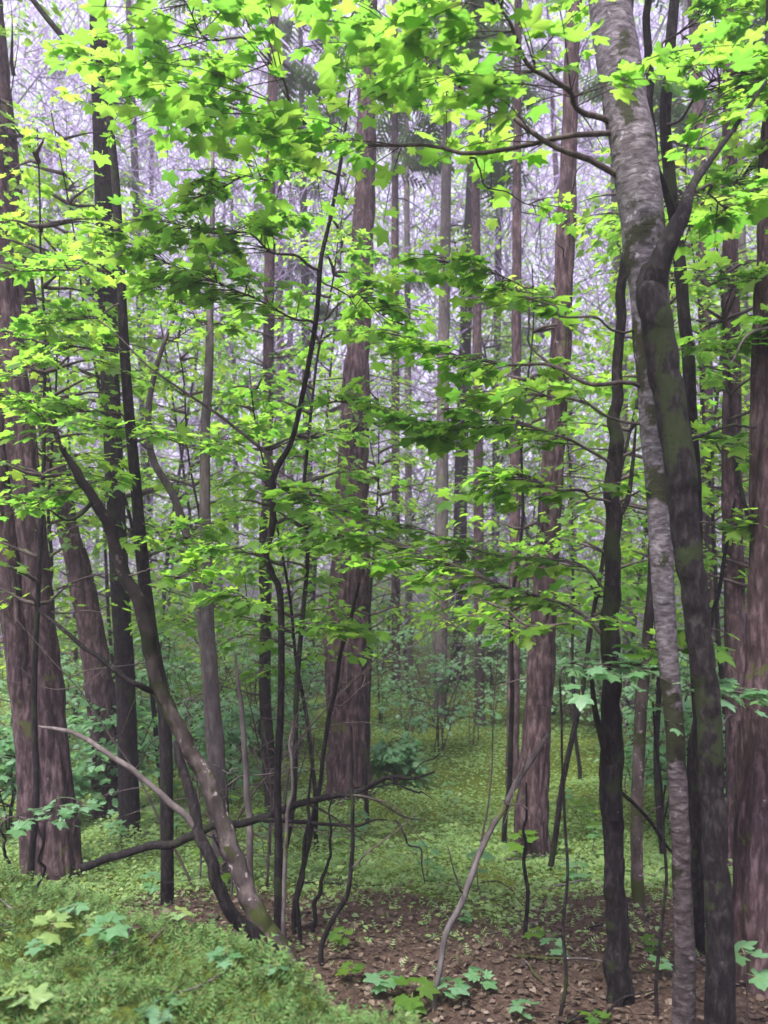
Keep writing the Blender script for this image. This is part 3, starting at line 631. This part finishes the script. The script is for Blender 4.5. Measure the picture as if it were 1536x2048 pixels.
def fir(label, D, pts, ws, seed, name='fir_tree', furrow=.28, seg=96, n=240, top=15.0, second=None, m=None, crown=True, dead=6, group=None):
    x0 = pts[0][0]; Xb = (x0 - HX) / F * D; bb = np.array([Xb, D, gz(Xb, D)])
    t_ = Tree(name, label, bb, group=group)
    p = trace([(a, c, D) for a, c in pts]); ok = [q[2] > bb[2] + .1 for q in p]
    ws_ = [ws[0]] + [v for v, k in zip(ws, ok) if k]; p = [bb - UP * .25] + [q for q, k in zip(p, ok) if k]
    d_ = p[-1] - p[-2]; d_ /= np.linalg.norm(d_); k = max((top - p[-1][2]) / max(d_[2], .3), .5)
    pe = p[-1] + d_ * k; pe[0] = p[-1][0] + np.clip(pe[0] - p[-1][0], -.6, .6)
    p.append(pe); ws_.append(ws_[-1] * .55)
    _, C, r = t_.stem('trunk', p, widths(ws_, D), m or M_fir, n=n, seg=seg, furrow=furrow, bump=.05, bfreq=3, seed=seed, flare=.28)
    r_ = np.random.default_rng(seed)
    for q in range(dead):
        i = r_.integers(int(n * .1), int(n * .5)); a = r_.uniform(0, 2 * math.pi); L = r_.uniform(.3, .9); dd = np.array([math.cos(a), math.sin(a), r_.uniform(-.35, .1)])
        t_.stem('dead_branch', [C[i], C[i] + dd * (r[i] + L * .5), C[i] + dd * (r[i] + L) - UP * .1 * L], [.008, .005, .002], M_twig, n=14, seg=5, wob=.05, seed=q + seed)
    if second is not None:
        p2 = trace([(a, c, D - .05) for a, c in second[0]])
        t_.stem('second_trunk', p2, widths(second[1], D), m or M_fir, n=n, seg=seg, furrow=furrow, seed=seed + 3, flare=.15)
    if crown: crown_boughs(t_, C[-1][0], C[-1][1], top * .6, top * .99, 1.8, 9, seed)
    t_.finish(); return t_

fir('twin red-brown furrowed trunks rising behind the mossy bank', 5.3, [(125, 1755), (118, 1650), (105, 1500), (92, 1350), (76, 1200), (62, 1050), (45, 900), (22, 700), (-10, 400), (-40, 100), (-60, -100)],
    [84, 70, 62, 60, 58, 58, 56, 54, 50, 46, 42], 101, second=([(78, 1800), (72, 1700), (60, 1500), (42, 1350), (22, 1200), (4, 1050), (-12, 900), (-40, 600), (-80, 200), (-120, -300), (-140, -900)], [64, 60, 56, 54, 52, 50, 50, 46, 40, 34, 24]), top=13)
fir('broad mauve-brown furrowed trunk standing alone in the green undergrowth', 8.0, [(700, 1600), (698, 1500), (697, 1400), (697, 1250), (700, 1100), (706, 900), (716, 700), (726, 500), (732, 300), (736, 50)],
    [88, 84, 86, 90, 74, 60, 50, 44, 40, 36], 102, top=16)
fir('dark red trunk leaning slightly right, its foot in low green plants', 6.0, [(1062, 1712), (1066, 1600), (1072, 1480), (1080, 1350), (1090, 1200), (1098, 1050), (1108, 900), (1120, 700), (1130, 500), (1138, 300), (1146, 50)],
    [68, 62, 58, 54, 50, 47, 44, 41, 38, 34, 30], 103, top=14, dead=10)
fir('thick dark red-brown trunk at the edge of the clearing beside the crooked black stem', 3.25, [(1540, 1990), (1540, 1850), (1542, 1700), (1546, 1500), (1552, 1300), (1556, 1100), (1560, 900), (1566, 600), (1572, 300), (1580, 0)],
    [150, 140, 132, 124, 116, 110, 106, 100, 92, 86], 104, top=12, dead=3)
fir('dark straight trunk half hidden by the mossy leaning maple', 7.2, [(214, 1600), (207, 1450), (188, 1300), (160, 1150), (134, 1050), (104, 900), (70, 700), (30, 400), (-10, 0)], [58, 54, 52, 48, 44, 40, 36, 32, 28], 105, top=14, seg=56, n=160)
fir('narrow grey trunk behind the curving top of the slim stem', 6.4, [(262, 1660), (252, 1400), (236, 1100), (222, 800), (212, 500), (204, 250), (196, 0)], [40, 38, 37, 37, 37, 36, 34], 106, top=13, seg=48, n=160, m=M_darkbark, furrow=.1)
fir('thin brown trunk behind the pale snapped sapling, close to the leaning red trunk', 8.6, [(1024, 1580), (1026, 1450), (1028, 1300), (1030, 1000), (1032, 700), (1034, 400), (1036, 0)], [26, 25, 24, 22, 20, 18, 14], 107, top=14, seg=48, n=140)
fir('brown trunk showing between the pale maple trunk and the red-brown edge trunk', 5.6, [(1478, 1720), (1474, 1500), (1470, 1250), (1464, 1000), (1462, 700), (1460, 300), (1456, -50)], [46, 44, 42, 38, 34, 28, 22], 108, top=13, seg=48, n=140)

# ---- far trunks
r_ = np.random.default_rng(77)
FIXED = [(530, 11, 34), (880, 13, 40), (915, 16, 42), (792, 15, 26), (818, 18, 22), (620, 17, 30), (960, 12, 30), (1260, 13, 34), (300, 17, 28), (1420, 11, 40), (1500, 14, 30), (990, 20, 24), (580, 22, 22)]
specs = FIXED + [(r_.uniform(-150, 1690), r_.uniform(18, 44), None) for _ in range(16)]
for k, (x, D, wpx) in enumerate(specs):
    wm = (wpx * .62 / F * D) if wpx else r_.uniform(.12, .34)
    X = (x - HX) / F * D; z = gz(X, D); H = r_.uniform(15, 24); lean = r_.normal(0, .35, 2)
    dark = k % 3
    lab = ['distant reddish-brown conifer trunk far back in the wood', 'distant grey-brown conifer trunk far back in the wood', 'distant blackish mossy conifer trunk far back in the wood'][dark]
    t_ = Tree('conifer_tree', lab, (X, D, z), group=['distant reddish-brown trunks', 'distant grey-brown trunks', 'distant blackish trunks'][dark])
    near = D < 16
    p = [np.array([X, D, z - .2]), np.array([X + lean[0] * .2, D, z + H * .3]), np.array([X + lean[0] * .6, D + lean[1] * .4, z + H * .65]), np.array([X + lean[0], D + lean[1], z + H])]
    t_.stem('trunk', p, [wm * .55, wm * .5, wm * .36, wm * .06], (M_fir, M_pale, M_darkbark)[dark], n=70 if near else 24, seg=22 if near else 10, furrow=.12 if near else 0, flare=.3, seed=200 + k)
    crown_boughs(t_, p[2][0], p[2][1], z + H * .42, z + H * .97, 1.7, 9, 300 + k)
    g = Geo()
    for q in range(7):
        zz = r_.uniform(.08, .45) * H; a = r_.uniform(0, 6.28); L = r_.uniform(.5, 1.6); c0 = np.array([X + lean[0] * .2 * zz / H, D, z + zz]); dd = np.array([math.cos(a), math.sin(a), r_.uniform(-.4, .2)])
        tube(g, [c0, c0 + dd * L * .5, c0 + dd * L - UP * .15 * L], [.014, .009, .003], 8, 4, wob=.1, seed=q)
    t_.part('dead_branches', g, M_twig, kind='stuff')

# ------------------------------------------------------------------ understorey trees and shrubs
def leaf_cloud_tree(name, label, x, D, H, R, nspray, per, size, lm, seed, z0=.25, group=None, cat='tree', most=40, stems=1, bark=None, drop=0.0):
    global rng
    keep = rng; rng = np.random.default_rng(seed)
    X = (x - HX) / F * D; z = gz(X, D)
    t_ = Tree(name, label, (X, D, z), group=group, leafmat=lm, cat=cat)
    axes = []
    for k in range(stems):
        l = rng.normal(0, .12 * H * (1 if stems == 1 else 2), 2)
        pts = [np.array([X, D, z - .1]), np.array([X + l[0] * .3, D + l[1] * .3, z + H * .4]), np.array([X + l[0], D + l[1], z + H])]
        rb = .007 + .0035 * H / stems ** .5
        _, C, _r = t_.stem('stem' if cat != 'tree' else 'trunk', pts, [rb, rb * .7, .004], bark or M_darkbark, n=30, seg=8, bump=.1, wob=.12 * min(H, 3) / 3, seed=seed + k)
        axes.append(C)
    g = Geo(); pos, d, nn, sz = [], [], [], []; gb = Geo()
    for k in range(nspray):
        C = axes[k % stems]; u = z0 + (1 - z0) * rng.random(); i = min(int(u * 29), 28); c0 = C[i]
        a = rng.uniform(0, 2 * math.pi); L = R * rng.uniform(.5, 1.1) * (1.05 - .55 * u); dr = np.array([math.cos(a), math.sin(a), 0]); sd_ = np.cross(dr, UP)
        B, _ = tube(gb, [c0, c0 + dr * L * .5 + UP * .12 * L, c0 + dr * L + UP * rng.uniform(-.2, .1) * L], [.006 + .002 * H, .004, .0015], 10, 4, wob=.05, seed=k)
        for j in range(per):
            t = rng.uniform(.15, 1) ** .7; q = B[min(int(t * 9), 9)]; s_ = rng.choice([-1, 1])
            off = sd_ * s_ * rng.uniform(0, .42) * L * (1.1 - .5 * t)
            pos.append(q + off + UP * rng.normal(0, .03)); d.append(dr * rng.uniform(.2, 1) + sd_ * s_ * rng.uniform(.2, 1) - UP * rng.uniform(0, .5)); nn.append(UP + rng.normal(0, .33, 3)); sz.append(size * rng.uniform(.55, 1.3))
    br = t_.part('branches', gb, M_twig, kind='stuff')
    order = np.argsort(-np.array(sz) / np.array([p_[1] for p_ in pos]))
    pick, rest = order[:most], order[most:]
    for k in pick: t_.leaves.append((br, pos[k], d[k], nn[k], sz[k]))
    keepm = t_.lm; t_.finish(most)
    g = Geo(); ar = lambda L_: np.array(L_)[rest]
    scatter(g, MAPLES if D < 5.8 else OVALS if D < 9 else FARLEAF, ar(pos), ar(d), ar(nn), ar(sz) * (1 if D < 9 else .8))
    t_.part('foliage', g, lm, kind='stuff')
    rng = keep
    return t_

U = [(640, 6.2, 3.6, 1.1, 'in front of the broad mauve-brown trunk'), (450, 6.6, 4.4, 1.3, 'behind the straight pale pole stem'), (1010, 6.4, 4.6, 1.2, 'behind the pale snapped sapling'), (560, 5.4, 4.8, 1.0, 'behind the zigzag sapling with the wide Y'),
     (60, 4.9, 4.6, 1.2, 'over the mossy bank before the twin red-brown trunks'), (735, 7.1, 4.4, 1.3, 'close beside the broad mauve-brown trunk'), (1095, 5.4, 4.4, 1.0, 'just before the leaning dark red trunk'), (70, 6.5, 5.0, 1.5, 'behind the twin red-brown trunks'), (330, 8.0, 6.0, 1.8, 'behind the mossy leaning maple'), (1160, 9.0, 5.0, 1.5, 'beyond the leaning dark red trunk'), (1330, 6.0, 5.5, 1.5, 'behind the pale maple trunk'),
     (1450, 7.5, 6.5, 1.9, 'behind the blackish forked stem'), (1560, 5.5, 5.0, 1.4, 'behind the thick red-brown edge trunk'), (-60, 8.0, 7.0, 2.0, 'far beyond the twin red-brown trunks')]
UF = [(820, 14.0, 6.5, 2.2), (520, 10, 6.5, 2.0), (230, 11.0, 7.0, 2.2), (1250, 12.0, 8.0, 2.4), (420, 14.0, 8.5, 2.5), (1480, 12.0, 9.0, 2.6), (80, 14.0, 10., 2.6), (1040, 15.0, 6.0, 2.4), (760, 17.0, 6.0, 2.6), (560, 18., 7., 2.8), (1180, 18., 9., 2.8), (320, 19., 9., 3.), (960, 20., 6., 3.), (0, 10., 9., 2.4), (150, 12., 9., 2.4), (1400, 10., 9., 2.2), (1540, 9.3, 8., 2.2), (300, 13., 10., 2.4), (620, 15., 10., 2.6), (900, 17., 9., 2.6), (1110, 13., 9., 2.2)]
for k, u in enumerate(U + UF):
    x, D, H, R = u[:4]; near = len(u) == 5
    leaf_cloud_tree('understory_tree', 'slim maple with layered yellow-green leaves ' + u[4] if near else 'leafy understorey tree filling the wood behind the maples', x, D, H, R, int(16 + 4 * H), 25 if near else 44, .085 if near else .11,
                    M_leaf_mid if k % 3 else M_leaf, 400 + k, z0=.42 if near else .15, group='understorey maples in the middle distance' if near else 'understorey trees filling the wood behind', most=90 if near else 0)

SH = [(230, 7.2, 1.1, .8, 'broad blue-green shrub at the foot of the dark straight trunk'), (880, 10.2, 1.3, 1.15, 'rounded blue-green shrub right of the broad mauve-brown trunk'), (790, 8.6, .5, .5, 'low pale green shrub close beside the broad mauve-brown trunk'),
      (600, 10.5, 1.2, .9, 'green shrub left of the broad mauve-brown trunk'), (1190, 12.0, 1.5, 1.2, 'leafy bush behind the slender dark mossy tree'), (1320, 7.0, 1.2, .9, 'leafy bush behind the pale maple trunk'), (20, 6.6, .9, .8, 'shrub left of the twin red-brown trunks'),
      (460, 8.0, .9, .8, 'low shrub behind the straight pale pole stem'), (1480, 6.2, .9, .7, 'bush at the foot of the brown trunk by the edge')]
for k, (x, D, H, R, lab) in enumerate(SH):
    leaf_cloud_tree('leafy_shrub', lab, x, D, H, R, 34, 22, .095, M_leaf_teal, 500 + k, z0=.3, cat='shrub', most=100, stems=4)
for k, (x, D, H, R) in enumerate([(395, 9.2, 1.3, 1.0), (505, 10.2, 1.5, 1.1), (610, 12.0, 1.6, 1.2), (760, 12.2, 1.5, 1.2), (985, 12.0, 1.5, 1.2), (1075, 12.6, 1.7, 1.2), (1150, 11.4, 1.4, 1.1), (1265, 9.8, 1.3, 1.0), (1345, 8.8, 1.2, .9), (1425, 9.4, 1.5, 1.0), (120, 9.0, 1.4, 1.1), (20, 8.4, 1.3, 1.0), (680, 14.5, 2.4, 1.5), (900, 15.0, 2.6, 1.6), (450, 13.5, 2.4, 1.5), (1200, 14.0, 2.6, 1.6)]):
    leaf_cloud_tree('pale_bush', 'pale blue-green bush spreading flat leaf layers beyond the green floor', x, D, H, R, 30, 20, .105, M_leaf_pale, 860 + k, z0=.25, cat='shrub', most=24, stems=4, group='pale blue-green bushes beyond the green floor')
for k in range(26):
    x = r_.uniform(-100, 1640); D = r_.uniform(13, 22) if 520 < x < 1350 else r_.uniform(8.5, 20)
    leaf_cloud_tree('undergrowth_bush', 'far green bush in the undergrowth between distant trunks', x, D, r_.uniform(.8, 2.2), r_.uniform(.8, 1.5), 34, 18, .12, (M_leaf_mid, M_leaf_teal, M_cover)[k % 3], 540 + k, z0=.2, cat='shrub', most=0, stems=4, group='far bushes in the undergrowth')

# near blue-green leaves hanging at the right
def hanging(label, pts, n, size, seed):
    D = pts[0][2]; Xb = (pts[0][0] - HX) / F * D; bb = np.array([Xb, D, gz(Xb, D)])
    t_ = Tree('leafy_shoot', label, bb, leafmat=M_leaf_teal, cat='shrub')
    p = trace(pts); t_.stem('stem', [bb - UP * .05, (bb + p[0]) / 2 + np.array([.03, .02, 0]), p[0]], [.008, .006, .004], M_darkbark, n=30, seg=7, wob=.05, seed=seed)
    t_.spray(p, .004, n, size, .32, .05, tilt=.22); t_.finish(); return t_
hanging('blue-green leafy shoot spreading flat beside the slender dark mossy tree', [(1120, 1350, 3.0), (1200, 1330, 2.9), (1320, 1345, 2.85)], 34, .085, 1)
hanging('blue-green leafy shoot spreading between the pale maple trunk and the edge trunk', [(1310, 1410, 3.0), (1400, 1375, 2.9), (1520, 1395, 2.9)], 32, .08, 2)
hanging('small pale leafy shoot in front of the foot of the twin red-brown trunks', [(70, 1640, 3.3), (110, 1612, 3.3), (160, 1600, 3.25)], 10, .075, 3)
hanging('thin shoot with flat pale leaves left of the twin red-brown trunks', [(0, 1640, 3.2), (30, 1636, 3.2), (70, 1640, 3.2)], 7, .07, 4)

# ------------------------------------------------------------------ seedlings
def seedling(label, x, D, n, size, h, seed, m, group=None):
    global rng
    keep = rng; rng = np.random.default_rng(seed)
    X = (x - HX) / F * D; z = gz(X, D); bb = np.array([X, D, z])
    t_ = Tree('maple_seedling', label, bb, leafmat=m, cat='seedling', group=group)
    top = bb + np.array([rng.normal(0, .02), rng.normal(0, .02), h])
    t_.stem('stem', [bb - UP * .03, (bb + top) / 2 + rng.normal(0, .01, 3), top], [.0035, .0028, .002], M_twig, n=10, seg=6)
    st = obj('leaf_stalks', None) if False else None
    anchor = t_.root.children[0]
    for k in range(n):
        a = 2 * math.pi * k / n * 1.0 + rng.normal(0, .3); d = np.array([math.cos(a), math.sin(a), rng.uniform(-.25, .15)])
        p = bb + (top - bb) * (1 if k < 4 else rng.uniform(.5, .9))
        t_.leaves.append((anchor, p, d, UP + rng.normal(0, .2, 3), size * rng.uniform(.75, 1.2)))
    t_.finish(); rng = keep
def D_on(x, y):
    """distance at which the sight line through a photograph pixel meets the ground"""
    D = np.linspace(1.2, 25, 3000); z = ground_z((x - HX) / F * D, D); ray = EYE + (HY - y) / F * D
    i = np.argmax(ray < z); return float(D[i])
SE = [(110, 1905, 5, .13, .10), (205, 1915, 5, .14, .10), (70, 1935, 4, .09, .07), (140, 2025, 5, .10, .05), (165, 1850, 4, .09, .06), (440, 1945, 5, .09, .07), (350, 1870, 4, .08, .06), (330, 2035, 4, .13, .04), (545, 1975, 4, .08, .05), (30, 2030, 5, .12, .05)]
for k, (x, y, n, s, h) in enumerate(SE):
    seedling('small blue-green maple seedling growing in the moss of the bank', x, D_on(x, y), n, s * .72, h, 600 + k, M_leaf_teal if k % 3 else M_cover, 'maple seedlings on the mossy bank')
SF = [(760, 1990, 6, .15, .12), (820, 2020, 7, .17, .14), (900, 2010, 6, .15, .12), (680, 1905, 6, .12, .12), (1110, 1915, 6, .12, .12), (1290, 1905, 5, .10, .1), (930, 1850, 6, .10, .1), (700, 1960, 5, .12, .1), (960, 1990, 5, .12, .1), (1060, 1890, 4, .1, .1), (1040, 2048, 5, .12, .08), (1180, 2060, 5, .12, .06), (1330, 1960, 5, .1, .1)]
for k, (x, y, n, s, h) in enumerate(SF):
    seedling('green maple seedling rising from the brown leaf litter', x, D_on(x, y), n, s * .68, h * .7, 640 + k, M_leaf_mid if k % 2 else M_leaf_teal, 'maple seedlings in the leaf litter')
seedling('teal maple seedling in front of the thick edge trunk', 1492, 2.75, 5, .12, .34, 690, M_leaf_teal)
for k in range(40):
    D = r_.uniform(4.2, 8); x = r_.uniform(60, 1480)
    seedling('low green seedling in the ground cover between the red trunks', x, D, 6, r_.uniform(.09, .15), r_.uniform(.08, .28), 700 + k, (M_leaf_mid, M_leaf_teal, M_cover)[k % 3], 'seedlings in the ground cover')

# ------------------------------------------------------------------ sticks on the floor
for k in range(34):
    D = r_.uniform(2.9, 6.0); x = r_.uniform(420, 1480); X = (x - HX) / F * D; L = r_.uniform(.15, .7); a = r_.normal(0, .6)
    p0 = np.array([X, D]); p1 = p0 + np.array([math.cos(a), math.sin(a)]) * L; mid = (p0 + p1) / 2 + r_.normal(0, .02, 2)
    pts = [np.array([*p, gz(*p) + .008 + (0.02 if i == 1 else 0)]) for i, p in enumerate((p0, mid, p1))]
    g = Geo(); tube(g, pts, [r_.uniform(.004, .010), .005, .002], 16, 6, bump=.15, bfreq=30, seed=k, wob=.03)
    o = obj('fallen_stick', g.mesh('fallen_stick', (M_darkbark, M_pale, M_mossy)[k % 3], pts[0]), loc=tuple(pts[0]))
    tag(o, ['dark fallen stick lying on the leaf litter', 'pale fallen stick lying on the leaf litter', 'mossy fallen stick lying on the leaf litter'][k % 3], 'stick', ['dark sticks on the floor', 'pale sticks on the floor', 'mossy sticks on the floor'][k % 3])

# ------------------------------------------------------------------ moss, litter, ground cover, far wood
def in_view(n, d0, d1, margin=1.15, pw=2.0):
    """n floor points, denser close by, inside a wedge a little wider than the view"""
    D = (d0 ** (1 / pw) + (d1 ** (1 / pw) - d0 ** (1 / pw)) * rng.random(n)) ** pw
    X = (rng.random(n) * 2 - 1) * (HX / F * margin * D + .5); return X, D
def stuff(name, label, temps, m, X, Y, d, nrm, size, dz=0.0):
    g = Geo(); pos = np.stack([X, Y, ground_z(X, Y) + dz], -1); scatter(g, temps, pos, d, nrm, size)
    o = obj(name, g.mesh(name, m), kind='stuff'); o['label'] = label; return o
def rnd(n, zlo, zhi):
    a = rng.uniform(0, 2 * math.pi, n); return np.stack([np.cos(a), np.sin(a), rng.uniform(zlo, zhi, n)], -1)

n = 70000
X, Y = in_view(n, 1.3, 4.2, 1.5, 1.0); keep = (mound_s(X, Y) + (fbm(np.stack([X, Y, 0 * X], -1) * 3, 3, 77) - .5) * .5 > -.16); X, Y = X[keep], Y[keep]; n = len(X)
stuff('moss', 'yellow-green feathery moss covering the bank', FROND, M_moss, X, Y, rnd(n, .1, .9), UP + rng.normal(0, .4, (n, 3)), rng.uniform(.022, .06, n) * (.6 + .9 * fbm(np.stack([X, Y, 0 * X], -1) * 9, 2, 78)), rng.uniform(0, .03, n))
n = 46000
X, Y = in_view(n, 2.4, 9, 1.25, 1.6); k = moss_amount(X, Y); keep = rng.random(n) > k * .86; X, Y = X[keep], Y[keep]; n = len(X)
stuff('leaf_litter', 'brown dead leaves covering the floor', OVALS + [simple_template(.10, .1), simple_template(.07, .3)], M_litter, X, Y, rnd(n, -.25, .35), UP + rng.normal(0, .38, (n, 3)), rng.uniform(.012, .042, n) * np.where(rng.random(n) < .15, 1.4, .9), rng.uniform(.002, .02, n))
n = 190000
X, Y = in_view(n, 3.6, 24, 1.3, 2.0); k = moss_amount(X, Y); keep = (rng.random(n) < k * .9 + .05) & (fbm(np.stack([X, Y, 0 * X], -1) * 1.4, 3, 55) > .34); X, Y = X[keep], Y[keep]; n = len(X)
g = Geo(); pos = np.stack([X, Y, ground_z(X, Y) + rng.uniform(.0, .09, n) * (.3 + 3.2 * sstep(.45, .8, fbm(np.stack([X, Y, 0 * X], -1) * .9, 3, 91)))], -1); d, nn, sz = rnd(n, -.1, .5), UP + rng.normal(0, .3, (n, 3)), rng.uniform(.014, .036, n) * (1 + Y * .05)
for mk, tp in ((Y < 6, OVALS), (Y >= 6, FARLEAF)): scatter(g, tp, pos[mk], d[mk], nn[mk], sz[mk])
o = obj('ground_cover', g.mesh('ground_cover', M_cover), kind='stuff'); o['label'] = 'low leafy green plants carpeting the floor further back'
n = 26000
X, Y = in_view(n, 3.4, 8, 1.3, 1.4); k = moss_amount(X, Y); keep = (rng.random(n) < k * .8 + .08); X, Y = X[keep], Y[keep]; n = len(X)
stuff('floor_moss', 'thin mossy growth on the floor between the trunks', FROND, M_cover, X, Y, rnd(n, .1, 1.2), UP + rng.normal(0, .4, (n, 3)), rng.uniform(.03, .07, n))

n = 9000
X, Y = in_view(n, 1.4, 4.0, 1.4, 1.0); q = np.stack([X, Y, 0 * X], -1); keep = (mound_s(X, Y) > -.3) & (fbm(q * 2.6, 3, 83) > .52); X, Y = X[keep], Y[keep]; n = len(X)
stuff('bank_herbs', 'small fresh green leaves sprinkled through the moss of the bank', OVALS, M_cover, X, Y, rnd(n, -.1, .5), UP + rng.normal(0, .3, (n, 3)), rng.uniform(.012, .034, n), rng.uniform(.01, .05, n))
for k in range(9):
    D = [2.1, 2.4, 2.7, 2.2, 2.9, 2.5, 2.3, 3.0, 2.6][k]; x = [120, 300, 60, 480, 150, 420, 220, 250, 20][k]; X0 = (x - HX) / F * D; a = k * 1.3; L = .12 + .05 * (k % 4)
    pp = [np.array([X0 + math.cos(a) * L * t, D + math.sin(a) * L * t]) for t in (0, .5, 1)]; pts = [np.array([*p_, gz(*p_) + .035]) for p_ in pp]
    g = Geo(); tube(g, pts, [.004, .0035, .0015], 12, 6, bump=.15, bfreq=30, seed=k, wob=.02)
    o = obj('fallen_stick', g.mesh('fallen_stick', M_twig if k % 2 else M_pale, pts[0]), loc=tuple(pts[0])); tag(o, 'short thin twig lying on the moss of the bank', 'stick', 'twigs on the mossy bank')

def far_wood():
    n_cl = 2200; g = Geo()
    D = rng.uniform(22, 66, n_cl); X = (rng.random(n_cl) * 2 - 1) * (HX / F * 1.5 * D + 3)
    Z = ground_z(X, D) + rng.random(n_cl) ** 1.5 * 30
    c = np.stack([X, D, Z], -1); per = 66
    pos = np.repeat(c, per, 0) + rng.normal(0, 1, (n_cl * per, 3)) * np.repeat(rng.uniform(.5, 1.7, n_cl), per)[:, None] * np.array([1, 1, .6])
    m = len(pos)
    scatter(g, FARLEAF, pos, rnd(m, -.8, .3), UP + rng.normal(0, .5, (m, 3)), rng.uniform(.12, .24, m))
    o = obj('distant_wood', g.mesh('distant_wood', M_leaf_mid), kind='stuff'); o['label'] = 'mass of distant green foliage at the back of the wood'
    # bare crowns and branchwood between the far trunks, coloured like the lavender sky gaps
    n = 40000; g = Geo()
    D = rng.uniform(15, 48, n); X = (rng.random(n) * 2 - 1) * (HX / F * 1.4 * D + 2); Z = ground_z(X, D) + .5 + rng.random(n) * .80 * D
    a = rng.uniform(0, 6.283, n); up = rng.normal(.35, 1.1, n); L = rng.uniform(.8, 2.6, n)
    d = np.stack([np.cos(a), np.sin(a), up], -1); d /= np.linalg.norm(d, axis=1)[:, None]
    p0 = np.stack([X, D, Z], -1); bend = rng.normal(0, .12, (n, 3)) * L[:, None]
    p2 = p0 + d * L[:, None]
    r0 = rng.uniform(.006, .02, n) * (.6 + D / 30)
    th = np.array([0, 2.094, 4.189]); x = np.cross(d, UP + .01); x /= np.linalg.norm(x, axis=1)[:, None]; y = np.cross(d, x)
    ring = np.cos(th)[None, :, None] * x[:, None] + np.sin(th)[None, :, None] * y[:, None]
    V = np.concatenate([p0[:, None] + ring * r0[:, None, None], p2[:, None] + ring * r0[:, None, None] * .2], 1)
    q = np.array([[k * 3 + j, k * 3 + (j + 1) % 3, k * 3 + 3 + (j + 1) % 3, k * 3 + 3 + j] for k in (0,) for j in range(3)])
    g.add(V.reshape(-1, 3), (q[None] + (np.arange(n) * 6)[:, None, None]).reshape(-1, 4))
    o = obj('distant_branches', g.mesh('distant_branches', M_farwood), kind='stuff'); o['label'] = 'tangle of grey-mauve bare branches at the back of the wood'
far_wood()
def haze():
    m = bpy.data.materials.new('haze'); m.use_nodes = True; t = m.node_tree; t.nodes.clear()
    o = t.nodes.new('ShaderNodeOutputMaterial'); v = t.nodes.new('ShaderNodeVolumePrincipled')
    v.inputs['Color'].default_value = (.93, .90, 1.0, 1); v.inputs['Density'].default_value = 0.005; v.inputs['Anisotropy'].default_value = .3
    t.links.new(v.outputs[0], o.inputs['Volume'])
    x0, x1, y0, y1, z0, z1 = -310, 310, -130, 410, -6, 45
    V = np.array([[x, y, z] for z in (z0, z1) for y in (y0, y1) for x in (x0, x1)], float)
    Q = np.array([[0, 2, 3, 1], [4, 5, 7, 6], [0, 1, 5, 4], [2, 6, 7, 3], [0, 4, 6, 2], [1, 3, 7, 5]])
    b_ = obj('haze', mesh_from('haze', V, [Q], m, False), kind='stuff'); b_['label'] = 'thin pale haze filling the wood'
haze()
